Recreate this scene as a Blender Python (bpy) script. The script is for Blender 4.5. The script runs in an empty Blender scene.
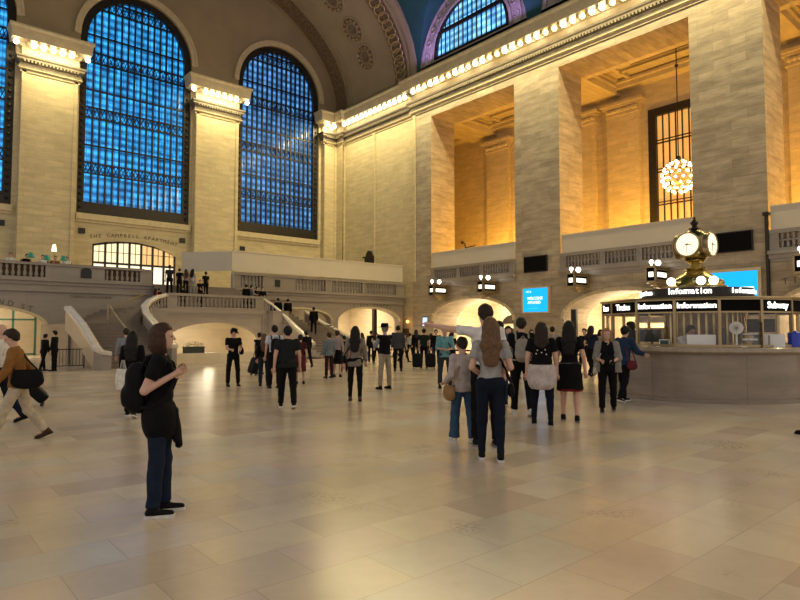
import bpy, bmesh, math, random
import numpy as np
from mathutils import Vector, Matrix
from mathutils.geometry import tessellate_polygon
random.seed(7)
PI = math.pi
scene = bpy.context.scene
COL = scene.collection

# ------------------------------------------------------------------ view frame of the photograph
YAW = math.radians(40.9)
CAM_H = 1.6
FPX = 600.0

# ------------------------------------------------------------------ materials
def new_mat(name):
    m = bpy.data.materials.new(name); m.use_nodes = True
    nt = m.node_tree; b = nt.nodes['Principled BSDF']
    return m, nt, b
def simple(name, col, rough=0.5, metal=0.0, spec=0.5, noise=0.0, nscale=8.0):
    m, nt, b = new_mat(name)
    b.inputs['Base Color'].default_value = (*col, 1); b.inputs['Roughness'].default_value = rough
    b.inputs['Metallic'].default_value = metal
    b.inputs['Specular IOR Level'].default_value = spec
    if noise > 0:
        tc = nt.nodes.new('ShaderNodeTexCoord'); n = nt.nodes.new('ShaderNodeTexNoise')
        n.inputs['Scale'].default_value = nscale; n.inputs['Detail'].default_value = 4
        nt.links.new(tc.outputs['Object'], n.inputs['Vector'])
        r = nt.nodes.new('ShaderNodeMapRange'); r.inputs[1].default_value = .3; r.inputs[2].default_value = .7
        r.inputs[3].default_value = 1 - noise; r.inputs[4].default_value = 1 + noise
        nt.links.new(n.outputs['Fac'], r.inputs[0])
        mx = nt.nodes.new('ShaderNodeVectorMath'); mx.operation = 'SCALE'
        mx.inputs[0].default_value = col; nt.links.new(r.outputs[0], mx.inputs['Scale'])
        nt.links.new(mx.outputs[0], b.inputs['Base Color'])
    return m
def emit(name, col, s, sample=False):
    m, nt, b = new_mat(name)
    b.inputs['Base Color'].default_value = (*[c * .5 for c in col], 1)
    b.inputs['Emission Color'].default_value = (*col, 1); b.inputs['Emission Strength'].default_value = s
    if not sample: m.cycles.emission_sampling = 'NONE'
    return m
def stone(name, col, bw=1.25, bh=0.46, var=.12, mortar=.7, rough=.6, bump=.25, streak=.12, msize=.012):
    m, nt, b = new_mat(name); L = nt.links.new; N = nt.nodes.new
    uv = N('ShaderNodeUVMap')
    br = N('ShaderNodeTexBrick'); br.inputs['Scale'].default_value = 1
    br.inputs['Brick Width'].default_value = bw; br.inputs['Row Height'].default_value = bh
    br.inputs['Mortar Size'].default_value = msize; br.inputs['Mortar Smooth'].default_value = .3
    br.inputs['Color1'].default_value = (1 - var,) * 3 + (1,); br.inputs['Color2'].default_value = (1 + var,) * 3 + (1,)
    br.inputs['Mortar'].default_value = (mortar,) * 3 + (1,)
    L(uv.outputs[0], br.inputs['Vector'])
    mp = N('ShaderNodeMapping'); mp.inputs['Scale'].default_value = (.5, 2.0, 1); L(uv.outputs[0], mp.inputs[0])
    n = N('ShaderNodeTexNoise'); n.inputs['Scale'].default_value = 1.6; n.inputs['Detail'].default_value = 6; n.inputs['Roughness'].default_value = .65
    L(mp.outputs[0], n.inputs['Vector'])
    r = N('ShaderNodeMapRange'); r.inputs[1].default_value = .3; r.inputs[2].default_value = .7
    r.inputs[3].default_value = 1 - streak; r.inputs[4].default_value = 1 + streak
    L(n.outputs['Fac'], r.inputs[0])
    v1 = N('ShaderNodeVectorMath'); v1.operation = 'SCALE'; L(br.outputs['Color'], v1.inputs[0]); L(r.outputs[0], v1.inputs['Scale'])
    v2 = N('ShaderNodeVectorMath'); v2.operation = 'MULTIPLY'; L(v1.outputs[0], v2.inputs[0]); v2.inputs[1].default_value = col
    L(v2.outputs[0], b.inputs['Base Color']); b.inputs['Roughness'].default_value = rough
    bp = N('ShaderNodeBump'); bp.inputs['Strength'].default_value = bump; bp.inputs['Distance'].default_value = .02
    ad = N('ShaderNodeMath'); ad.operation = 'ADD'; L(br.outputs['Color'], ad.inputs[0]); L(n.outputs['Fac'], ad.inputs[1])
    L(ad.outputs[0], bp.inputs['Height']); L(bp.outputs[0], b.inputs['Normal'])
    return m
def floor_mat():
    m, nt, b = new_mat('tennessee_marble_floor'); L = nt.links.new; N = nt.nodes.new
    uv = N('ShaderNodeUVMap')
    mp0 = N('ShaderNodeMapping'); mp0.inputs['Location'].default_value = (.35, .2, 0); L(uv.outputs[0], mp0.inputs[0])
    br = N('ShaderNodeTexBrick'); br.inputs['Scale'].default_value = 1
    br.inputs['Brick Width'].default_value = .86; br.inputs['Row Height'].default_value = .52
    br.inputs['Mortar Size'].default_value = .0025; br.inputs['Mortar Smooth'].default_value = .2
    br.inputs['Color1'].default_value = (0, 0, 0, 1); br.inputs['Color2'].default_value = (1, 1, 1, 1); br.inputs['Mortar'].default_value = (.5, .5, .5, 1)
    L(mp0.outputs[0], br.inputs['Vector'])
    cr = N('ShaderNodeValToRGB'); L(br.outputs['Color'], cr.inputs[0])
    e = cr.color_ramp.elements; e[0].color = (.43, .34, .275, 1); e[1].color = (.60, .505, .385, 1)
    for p, c in ((.25, (.55, .445, .32, 1)), (.45, (.54, .42, .34, 1)), (.6, (.50, .45, .37, 1)), (.8, (.57, .46, .32, 1))):
        x = cr.color_ramp.elements.new(p); x.color = c
    n = N('ShaderNodeTexNoise'); n.inputs['Scale'].default_value = .7; n.inputs['Detail'].default_value = 4; n.inputs['Roughness'].default_value = .5; n.inputs['Distortion'].default_value = .2
    L(uv.outputs[0], n.inputs['Vector'])
    n2 = N('ShaderNodeTexNoise'); n2.inputs['Scale'].default_value = 7; n2.inputs['Detail'].default_value = 8; n2.inputs['Roughness'].default_value = .7
    L(uv.outputs[0], n2.inputs['Vector'])
    r = N('ShaderNodeMapRange'); r.inputs[1].default_value = .3; r.inputs[2].default_value = .7; r.inputs[3].default_value = .9; r.inputs[4].default_value = 1.1
    L(n.outputs['Fac'], r.inputs[0])
    r2 = N('ShaderNodeMapRange'); r2.inputs[1].default_value = .3; r2.inputs[2].default_value = .7; r2.inputs[3].default_value = .95; r2.inputs[4].default_value = 1.04
    L(n2.outputs['Fac'], r2.inputs[0])
    mu = N('ShaderNodeMath'); mu.operation = 'MULTIPLY'; L(r.outputs[0], mu.inputs[0]); L(r2.outputs[0], mu.inputs[1])
    v = N('ShaderNodeVectorMath'); v.operation = 'SCALE'; L(cr.outputs[0], v.inputs[0]); L(mu.outputs[0], v.inputs['Scale'])
    mx = N('ShaderNodeMix'); mx.data_type = 'RGBA'; L(br.outputs['Fac'], mx.inputs['Factor']); L(v.outputs[0], mx.inputs['A']); mx.inputs['B'].default_value = (.34, .27, .20, 1)
    # pitted darker patches
    n4 = N('ShaderNodeTexNoise'); n4.inputs['Scale'].default_value = .9; n4.inputs['Detail'].default_value = 2; L(mp0.outputs[0], n4.inputs['Vector'])
    n5 = N('ShaderNodeTexNoise'); n5.inputs['Scale'].default_value = 28; n5.inputs['Detail'].default_value = 3; L(mp0.outputs[0], n5.inputs['Vector'])
    q1 = N('ShaderNodeMapRange'); q1.inputs[1].default_value = .62; q1.inputs[2].default_value = .72; L(n4.outputs['Fac'], q1.inputs[0])
    q2 = N('ShaderNodeMapRange'); q2.inputs[1].default_value = .45; q2.inputs[2].default_value = .6; L(n5.outputs['Fac'], q2.inputs[0])
    q3 = N('ShaderNodeMath'); q3.operation = 'MULTIPLY'; L(q1.outputs[0], q3.inputs[0]); L(q2.outputs[0], q3.inputs[1])
    mx2 = N('ShaderNodeMix'); mx2.data_type = 'RGBA'; L(q3.outputs[0], mx2.inputs['Factor']); L(mx.outputs['Result'], mx2.inputs['A']); mx2.inputs['B'].default_value = (.27, .22, .17, 1)
    L(mx2.outputs['Result'], b.inputs['Base Color'])
    rr = N('ShaderNodeMapRange'); rr.inputs[3].default_value = .19; rr.inputs[4].default_value = .27; L(n.outputs['Fac'], rr.inputs[0])
    L(rr.outputs[0], b.inputs['Roughness'])
    b.inputs['Specular IOR Level'].default_value = .5
    bp = N('ShaderNodeBump'); bp.inputs['Strength'].default_value = .12; bp.inputs['Distance'].default_value = .004
    n3 = N('ShaderNodeTexNoise'); n3.inputs['Scale'].default_value = 2.5; n3.inputs['Detail'].default_value = 3; L(uv.outputs[0], n3.inputs['Vector'])
    L(n3.outputs['Fac'], bp.inputs['Height']); L(bp.outputs[0], b.inputs['Normal'])
    return m
def glass_blue(name, c1, c2, s):
    """daylit blue glass seen from a darker hall"""
    m, nt, b = new_mat(name); L = nt.links.new; N = nt.nodes.new
    uv = N('ShaderNodeUVMap')
    mp = N('ShaderNodeMapping'); mp.inputs['Scale'].default_value = (.9, .55, 1); L(uv.outputs[0], mp.inputs[0])
    n = N('ShaderNodeTexNoise'); n.inputs['Scale'].default_value = 1.3; n.inputs['Detail'].default_value = 5; n.inputs['Roughness'].default_value = .7; L(mp.outputs[0], n.inputs['Vector'])
    w = N('ShaderNodeTexWave'); w.wave_type = 'BANDS'; w.bands_direction = 'Y'; w.inputs['Scale'].default_value = .55; w.inputs['Distortion'].default_value = 1.2; w.inputs['Detail'].default_value = 2
    L(uv.outputs[0], w.inputs['Vector'])
    br = N('ShaderNodeTexBrick'); br.offset = 0; br.inputs['Scale'].default_value = 1; br.inputs['Brick Width'].default_value = .5; br.inputs['Row Height'].default_value = .74
    br.inputs['Mortar Size'].default_value = .03; br.inputs['Color1'].default_value = (.5, .5, .5, 1); br.inputs['Color2'].default_value = (1, 1, 1, 1); br.inputs['Mortar'].default_value = (.35, .35, .35, 1)
    L(uv.outputs[0], br.inputs['Vector'])
    a = N('ShaderNodeMath'); a.operation = 'MULTIPLY_ADD'; L(w.outputs['Fac'], a.inputs[0]); a.inputs[1].default_value = .35; L(n.outputs['Fac'], a.inputs[2])
    cr = N('ShaderNodeValToRGB'); L(a.outputs[0], cr.inputs[0]); e = cr.color_ramp.elements
    e[0].position = .42; e[0].color = (*c1, 1); e[1].position = .95; e[1].color = (*c2, 1)
    v = N('ShaderNodeVectorMath'); v.operation = 'MULTIPLY'; L(cr.outputs[0], v.inputs[0]); L(br.outputs['Color'], v.inputs[1])
    b.inputs['Base Color'].default_value = (.02, .04, .06, 1); b.inputs['Roughness'].default_value = .15
    L(v.outputs[0], b.inputs['Emission Color']); b.inputs['Emission Strength'].default_value = s
    m.cycles.emission_sampling = 'NONE'
    return m
def clear_glass(name, tint=(1, 1, 1), alpha=.03):
    m, nt, b = new_mat(name)
    nt.nodes.remove(b); out = nt.nodes['Material Output']
    t = nt.nodes.new('ShaderNodeBsdfTransparent'); t.inputs[0].default_value = (*tint, 1)
    g = nt.nodes.new('ShaderNodeBsdfGlossy'); g.inputs['Roughness'].default_value = .02
    x = nt.nodes.new('ShaderNodeMixShader'); x.inputs[0].default_value = alpha
    nt.links.new(t.outputs[0], x.inputs[1]); nt.links.new(g.outputs[0], x.inputs[2]); nt.links.new(x.outputs[0], out.inputs[0])
    return m

M = {}
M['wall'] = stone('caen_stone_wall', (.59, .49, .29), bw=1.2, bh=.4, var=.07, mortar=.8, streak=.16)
M['pier'] = stone('caen_stone_shaded', (.39, .315, .215), bw=1.6, bh=.5, var=.13, mortar=.68, streak=.30, bump=.6)  # same stone as the wall; its dimmer light is put into a darker colour
M['trim'] = simple('carved_stone_trim', (.59, .49, .30), .6, noise=.1, nscale=3)
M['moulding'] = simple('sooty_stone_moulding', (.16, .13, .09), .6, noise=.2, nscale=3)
M['balcony'] = stone('botticino_balcony', (.29, .245, .20), bw=2.4, bh=1.3, var=.05, mortar=.75, rough=.3, bump=.08, streak=.1, msize=.006)
M['cream'] = stone('cream_marble', (.74, .62, .43), bw=1.2, bh=.55, var=.05, mortar=.85, rough=.35, bump=.05, streak=.06, msize=.006)
M['marble'] = simple('pale_marble_rail', (.62, .55, .46), .22, noise=.12, nscale=5)
M['booth'] = stone('booth_marble', (.28, .225, .17), bw=1.9, bh=2.6, var=.06, mortar=.6, rough=.22, bump=.03, streak=.2, msize=.006)
M['step'] = simple('worn_stone_step', (.20, .16, .125), .4, noise=.12, nscale=4)
M['hoarding'] = simple('smooth_painted_hoarding', (.60, .535, .42), .55, noise=.03, nscale=1)
M['soffit'] = simple('painted_arch_plaster', (.33, .26, .15), .8, noise=.08, nscale=.6)
M['ornament'] = simple('dark_gilt_ornament', (.17, .115, .06), .6, noise=.5, nscale=5)
M['teal'] = simple('teal_ceiling_paint', (.012, .075, .07), .85, noise=.12, nscale=.7)
M['lunette'] = simple('lunette_plaster', (.42, .36, .33), .8, noise=.2, nscale=3)
M['floor'] = floor_mat()
M['bronze'] = simple('dark_bronze', (.035, .03, .025), .45, .6, noise=.3, nscale=9)
M['black'] = simple('black_metal', (.012, .012, .012), .4, .2)
M['blackmatt'] = simple('matt_black_board', (.004, .004, .004), .9, spec=.1)
M['brass'] = simple('polished_brass', (.50, .40, .17), .25, 1.0)
M['oldbrass'] = simple('aged_brass', (.40, .30, .16), .35, .8)
M['gold'] = simple('gilt_leaf', (.55, .40, .18), .4, .6)
M['bulb'] = emit('lit_bulb', (1, .86, .58), 9)
M['bulbdim'] = emit('dim_bulb', (1, .74, .30), 3.2)
M['globe'] = emit('lit_globe', (1, .93, .75), 4)
M['white'] = simple('white_card', (.8, .8, .78), .6)
M['blue1'] = glass_blue('window_daylight_glass', (.004, .05, .17), (.04, .42, .95), 1.7)
M['blue2'] = glass_blue('corner_window_glass', (.004, .03, .10), (.10, .32, .70), 1.5)
M['blue3'] = glass_blue('lunette_window_glass', (.02, .14, .36), (.25, .66, 1.0), 2.2)
M['glass'] = clear_glass('booth_glass')
M['amber'] = emit('amber_lit_glass', (1, .50, .12), .6)
M['wood'] = simple('dark_oak', (.12, .06, .025), .4, noise=.25, nscale=6)

# ------------------------------------------------------------------ mesh building
class MB:
    def __init__(s): s.v = []; s.f = []; s.mi = []; s.cur = 0
    def add(s, vs, fs):
        o = len(s.v); s.v += [tuple(p) for p in vs]
        s.f += [tuple(o + i for i in f) for f in fs]; s.mi += [s.cur] * len(fs); return s
    def box(s, x0, x1, y0, y1, z0, z1):
        vs = [(x, y, z) for z in (z0, z1) for y in (y0, y1) for x in (x0, x1)]
        return s.add(vs, [(0, 2, 3, 1), (4, 5, 7, 6), (0, 1, 5, 4), (2, 6, 7, 3), (0, 4, 6, 2), (1, 3, 7, 5)])
    def obox(s, c, size, rz=0, rx=0, ry=0):
        R = Matrix.Rotation(rz, 3, 'Z') @ Matrix.Rotation(ry, 3, 'Y') @ Matrix.Rotation(rx, 3, 'X')
        vs = [Vector(c) + R @ Vector((i * size[0] / 2, j * size[1] / 2, k * size[2] / 2)) for k in (-1, 1) for j in (-1, 1) for i in (-1, 1)]
        return s.add(vs, [(0, 2, 3, 1), (4, 5, 7, 6), (0, 1, 5, 4), (2, 6, 7, 3), (0, 4, 6, 2), (1, 3, 7, 5)])
    def quad(s, a, b, c, d): return s.add([a, b, c, d], [(0, 1, 2, 3)])
    def tube(s, pts, r, n=8, cap=True, sx=1.0):
        pts = [Vector(p) for p in pts]; m = len(pts)
        rs = list(r) if hasattr(r, '__len__') else [r] * m
        d0 = (pts[1] - pts[0]).normalized(); up = Vector((0, 0, 1)) if abs(d0.z) < .9 else Vector((1, 0, 0))
        a = d0.cross(up).normalized(); rings = []
        for i in range(m):
            d = (pts[min(i + 1, m - 1)] - pts[max(i - 1, 0)]).normalized()
            a = (a - d * a.dot(d)).normalized(); b = d.cross(a)
            rings.append([pts[i] + (a * math.cos(2 * PI * k / n) * sx + b * math.sin(2 * PI * k / n)) * rs[i] for k in range(n)])
        vs = [p for g in rings for p in g]
        fs = [(i * n + k, i * n + (k + 1) % n, (i + 1) * n + (k + 1) % n, (i + 1) * n + k) for i in range(m - 1) for k in range(n)]
        if cap: fs += [tuple(range(n - 1, -1, -1)), tuple(range((m - 1) * n, m * n))]
        return s.add(vs, fs)
    def lathe(s, prof, c=(0, 0, 0), n=16, a0=0, a1=2 * PI, sx=1, sy=1):
        full = abs(a1 - a0 - 2 * PI) < 1e-6; k = n if full else n + 1; vs = []; fs = []
        for r, z in prof:
            for i in range(k):
                a = a0 + (a1 - a0) * i / n; vs.append((c[0] + r * math.cos(a) * sx, c[1] + r * math.sin(a) * sy, c[2] + z))
        for j in range(len(prof) - 1):
            for i in range(n):
                i2 = (i + 1) % k; fs.append((j * k + i, j * k + i2, (j + 1) * k + i2, (j + 1) * k + i))
        return s.add(vs, fs)
    def ball(s, c, r, n=10, m=7, sx=1, sy=1, sz=1):
        pr = [(max(1e-4, math.sin(PI * j / m)) * r, -math.cos(PI * j / m) * r * sz) for j in range(m + 1)]
        return s.lathe(pr, c, n, sx=sx, sy=sy)
    def plate(s, outer, holes, ax, lo, hi):
        loops = [[Vector((p[0], p[1], 0)) for p in outer]] + [[Vector((p[0], p[1], 0)) for p in h] for h in holes]
        tris = tessellate_polygon(loops); flat = [p for l in loops for p in l]; n = len(flat)
        def P(p, t): return (t, p.x, p.y) if ax == 'x' else (p.x, t, p.y) if ax == 'y' else (p.x, p.y, t)
        vs = [P(p, lo) for p in flat] + [P(p, hi) for p in flat]
        fs = [tuple(t) for t in tris] + [tuple(i + n for i in reversed(t)) for t in tris]; o = 0
        for l in loops:
            k = len(l)
            for i in range(k): fs.append((o + i, o + (i + 1) % k, n + o + (i + 1) % k, n + o + i))
            o += k
        return s.add(vs, fs)
    def sweep(s, prof, path, closed=False):
        """prof: (d, z) with d measured to the left of the path (mitred); path: xy points"""
        m = len(path); vs = []; P = [Vector(p) for p in path]
        for i in range(m):
            a = (P[i] - P[i - 1]).normalized() if i > 0 else None
            b = (P[i + 1] - P[i]).normalized() if i < m - 1 else None
            if a is None: a = b
            if b is None: b = a
            na = Vector((-a.y, a.x)); nb = Vector((-b.y, b.x)); h = (na + nb); h = h / max(.2, h.dot(na))
            for d, z in prof: vs.append((P[i].x + h.x * d, P[i].y + h.y * d, z))
        k = len(prof); fs = [(i * k + j, i * k + j + 1, (i + 1) * k + j + 1, (i + 1) * k + j) for i in range(m - 1) for j in range(k - 1)]
        fs += [tuple(range(k)), tuple(range((m - 1) * k, m * k))]
        return s.add(vs, fs)
    def mesh(s, name, mats, smooth=False, org=(0, 0, 0)):
        me = bpy.data.meshes.new(name)
        me.from_pydata([(p[0] - org[0], p[1] - org[1], p[2] - org[2]) for p in s.v], [], s.f)
        for mm in (mats if isinstance(mats, (list, tuple)) else [mats]): me.materials.append(mm)
        me.polygons.foreach_set('material_index', s.mi)
        bm = bmesh.new(); bm.from_mesh(me); bmesh.ops.recalc_face_normals(bm, faces=bm.faces)
        uv = bm.loops.layers.uv.new('UVMap')
        for f in bm.faces:
            f.smooth = smooth; n = f.normal; ax, ay, az = abs(n.x), abs(n.y), abs(n.z)
            for l in f.loops:
                c = l.vert.co
                l[uv].uv = (c.y + org[1], c.z + org[2]) if ax >= ay and ax >= az else (c.x + org[0], c.z + org[2]) if ay >= az else (c.x + org[0], c.y + org[1])
        bm.to_mesh(me); bm.free()
        return me
    def build(s, name, mats, parent=None, smooth=False, org=(0, 0, 0), label=None):
        me = s.mesh(name, mats, smooth, org)
        if smooth: me.set_sharp_from_angle(angle=math.radians(40))
        o = bpy.data.objects.new(name, me); COL.objects.link(o)
        if parent: o.parent = parent
        else: o.location = org
        if label: o['label'] = label
        return o
def thing(name, label=None, cat=None, loc=(0, 0, 0), rz=0, group=None, kind=None):
    o = bpy.data.objects.new(name, None); COL.objects.link(o); o.location = loc; o.rotation_euler = (0, 0, rz)
    o.empty_display_size = .1
    return tag(o, label, cat, group, kind)
def tag(o, label=None, cat=None, group=None, kind=None):
    if label: o['label'] = label
    if cat: o['category'] = cat
    if group: o['group'] = group
    if kind: o['kind'] = kind
    return o
def struct(mb, name, mats, parent=None, smooth=False):
    o = mb.build(name, mats, parent, smooth)
    if not parent: o['kind'] = 'structure'
    return o
def copy_tree(o, parent=None):
    c = o.copy(); COL.objects.link(c)
    if parent: c.parent = parent
    for ch in list(o.children): copy_tree(ch, c)
    return c
def arc(cx, cz, a, b, t0, t1, n): return [(cx + a * math.cos(t0 + (t1 - t0) * i / n), cz + b * math.sin(t0 + (t1 - t0) * i / n)) for i in range(n + 1)]
def text(parent, s, size, mat, loc, rot, ext=.01, name='lettering', align='CENTER', bold=0.0, sx=1.0):
    cu = bpy.data.curves.new(name, 'FONT'); cu.body = s; cu.size = size; cu.extrude = ext; cu.align_x = align; cu.align_y = 'CENTER'; cu.offset = bold
    tmp = bpy.data.objects.new(name, cu); COL.objects.link(tmp)
    dg = bpy.context.evaluated_depsgraph_get(); me = bpy.data.meshes.new_from_object(tmp.evaluated_get(dg))
    bpy.data.objects.remove(tmp); bpy.data.curves.remove(cu)
    me.materials.clear(); me.materials.append(mat)
    o = bpy.data.objects.new(name, me); COL.objects.link(o); o.parent = parent; o.location = loc; o.rotation_euler = rot; o.scale = (sx, 1, 1)
    return o
def area(name, loc, size, rot, power, col, spread=180):
    l = bpy.data.lights.new(name, 'AREA'); l.shape = 'RECTANGLE'; l.size, l.size_y = size; l.energy = power; l.color = col; l.spread = math.radians(spread)
    o = bpy.data.objects.new(name, l); COL.objects.link(o); o.location = loc; o.rotation_euler = rot; return o
def point(name, loc, power, col, r=.15):
    l = bpy.data.lights.new(name, 'POINT'); l.energy = power; l.color = col; l.shadow_soft_size = r
    o = bpy.data.objects.new(name, l); COL.objects.link(o); o.location = loc; return o
# ================================================================== the hall shell
XW, YW = 33.3, 48.5              # long wall plane, end wall plane
XC = 14.8                        # axis of the hall
XL = -3.7
BAYS = (30.4, 18.3, 6.2)
# floor, with the well of the stairs down to the lower concourse
WX0, WX1, WY0, WY1 = 10.3, 18.6, 28.3, 33.0
f = MB()
f.plate([(XL - 1, -16), (XW + 9.5, -16), (XW + 9.5, YW + 1), (XL - 1, YW + 1)], [[(WX0, WY0), (WX1, WY0), (WX1, WY1 + 5), (WX0, WY1 + 5)]], 'z', -.25, 0)
struct(f, 'floor', M['floor'])

# ---- end wall
def win_outline(cx, w, z0, zs, n=20): return [(cx - w / 2, z0), (cx + w / 2, z0)] + arc(cx, zs, w / 2, w / 2, 0, PI, n)
WINS = ((2.35, 8.4), (14.8, 8.4), (27.4, 8.4))
ew = MB(); ZP = 23.0
low = [(XL, 0), (XW, 0), (XW, ZP)]
for c, w in reversed(WINS): low += [(c + w / 2, ZP), (c + w / 2, 10.2), (c - w / 2, 10.2), (c - w / 2, ZP)]
low.append((XL, ZP))
ew.plate(low, [[(11.75, 4.45), (17.95, 4.45), (17.95, 7.5), (17.2, 7.85), (16.2, 8.2), (14.9, 8.4), (13.5, 8.35), (12.5, 8.2), (11.75, 8.0)]], 'y', YW, YW + 1.0)
struct(ew, 'wall_end', M['wall'])
ew = MB(); upw = [(XW, ZP)] + arc(XC, 23.2, 18.5, 11, 0, PI, 40) + [(XL, ZP)]
for c, w in WINS: upw += [(c - w / 2, ZP)] + arc(c, 23.6, w / 2, w / 2, PI, 0, 20) + [(c + w / 2, ZP)]
ew.plate(upw, [], 'y', YW, YW + 1.0)
struct(ew, 'wall_spandrel', M['soffit'])
# stepped arch surround round each window
for c, w in WINS:
    t = MB(); o_ = [(c + w / 2 + .45, 23.6)] + arc(c, 23.6, w / 2 + .45, w / 2 + .45, 0, PI, 24); i_ = arc(c, 23.6, w / 2, w / 2, PI, 0, 24)
    t.plate(o_[1:] + i_, [], 'y', YW - .12, YW)
    o2 = arc(c, 23.6, w / 2 + .45, w / 2 + .45, 0, PI, 24); i2 = arc(c, 23.6, w / 2 + .3, w / 2 + .3, PI, 0, 24)
    t.plate(o2 + i2, [], 'y', YW - .2, YW - .12)
    t.box(c - w / 2 - .05, c + w / 2 + .05, YW - .25, YW, 9.75, 10.2)
    t.box(c - w / 2 - .05, c + w / 2 + .05, YW - .12, YW, 9.55, 9.75)
    struct(t, 'trim_1', M['trim'])
# pilasters of the end wall
PIL = ((6.85, 10.4), (19.2, 23.0), (31.85, 33.3), (-3.7, -2.1))
for a, b in PIL:
    p = MB(); p.box(a, b, YW - .55, YW + .05, 0, 20.2)
    p.box(a + .02, a + .28, YW - .63, YW - .5, 4.4, 20.1); p.box(b - .28, b - .02, YW - .63, YW - .5, 4.4, 20.1)
    struct(p, 'wall_pilaster', M['wall'])
CORN = [(-.3, 20.6), (.02, 20.66), (.02, 21.25), (.12, 21.3), (.2, 21.5), (.70, 21.6), (.74, 21.9), (.78, 22.25), (.88, 22.4), (.88, 22.52), (.3, 22.7), (-.3, 22.7)]
bulbs = []                        # (x, y, z)
def cornice(path, name, bulb_gap, skip_ends=0):
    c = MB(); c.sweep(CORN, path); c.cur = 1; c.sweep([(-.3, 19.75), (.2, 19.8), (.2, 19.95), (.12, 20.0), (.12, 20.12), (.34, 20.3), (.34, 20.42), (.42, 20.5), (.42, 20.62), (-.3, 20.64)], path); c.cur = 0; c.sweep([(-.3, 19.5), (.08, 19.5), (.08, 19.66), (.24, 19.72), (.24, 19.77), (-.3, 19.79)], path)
    P = [Vector(p) for p in path]
    # little blocks (dentils) and egg moulding under the lamps
    for i in range(len(P) - 1):
        d = (P[i + 1] - P[i]); L_ = d.length; d.normalize(); ends = L_ < 5 and L_ > 2.5; n = Vector((-d.y, d.x))
        if L_ < .6: continue
        ang = math.atan2(d.y, d.x)
        k = max(1, int(L_ / .22))
        for j in range(k):
            q = P[i] + d * (L_ * (j + .5) / k) + n * .38
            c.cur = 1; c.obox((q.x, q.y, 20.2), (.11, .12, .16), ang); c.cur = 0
        k = max(1, round(L_ / bulb_gap))
        for j in range(k):
            q = P[i] + d * (L_ * (j + .5) / k)
            a = q + n * .42; c.obox((a.x, a.y, 21.44), (.2, .5, .26), ang)
            if j < k - 1 or True:
                b = P[i] + d * (L_ * (j + 1) / k) + n * .62 if j < k - 1 or L_ < 5 else None
                if ends and j == 0: b0 = P[i] + n * .62 - d * .45; bulbs.append((b0.x, b0.y, 21.36, ang))
                if ends and j == k - 1: b = b + d * .45
                if b is not None: bulbs.append((b.x, b.y, 21.36, ang))
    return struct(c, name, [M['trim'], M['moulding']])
# paths run so that the left-hand side faces the hall
for a, b in PIL[:2]:
    cornice([(b, YW), (b, YW - .55), (a, YW - .55), (a, YW)], 'trim_cornice_end', .55)
XR = XW + .3
cornice([(XW, -8.0), (XW, 36.8), (XR, 36.8), (XR, 46.9), (XW, 46.9), (XW, YW - .55), (31.85, YW - .55), (31.85, YW)], 'trim_cornice_side', .69)
cornice([(-2.1, YW), (-2.1, YW - .55), (XL, YW - .55)], 'trim_cornice_edge', .55)

# ---- long wall with deep bays
rw = MB()
def arch_hole(c, hw=4.0, zs=2.3, rise=1.65, n=14):
    return [(c - hw, 0), (c + hw, 0)] + arc(c, zs, hw, rise, 0, PI, n)
up = [[(c - 4.25, 5.5), (c + 4.2, 5.5), (c + 4.2, 18.95), (c - 4.25, 18.95)] for c in BAYS]
rw.plate([(-9, 0), (36.8, 0), (36.8, 23.3), (-9, 23.3)], up + [arch_hole(c) for c in BAYS], 'x', XW, XW + 2.7)
rw.box(XW + 2.68, XW + 2.7, 22.4, 26.2, 0, 5)
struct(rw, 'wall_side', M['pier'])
rw = MB(); rw.plate([(36.8, 0), (YW + .5, 0), (YW + .5, 23.3), (36.8, 23.3)], [], 'x', XR, XW + 2.7)
rw.box(XW, XR, 46.9, YW, 0, 23); rw.box(XR - .1, XR + .1, 42.2, 42.5, 4.4, 19.6)
struct(rw, 'wall_corner', M['wall'])
# thin bright arris strips on the piers
for y in (36.45, 46.9):
    t = MB(); t.box(XW - .07, XW + .1, y, y + .3, 5.6, 19.6); struct(t, 'trim_2', M['wall'])

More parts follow.
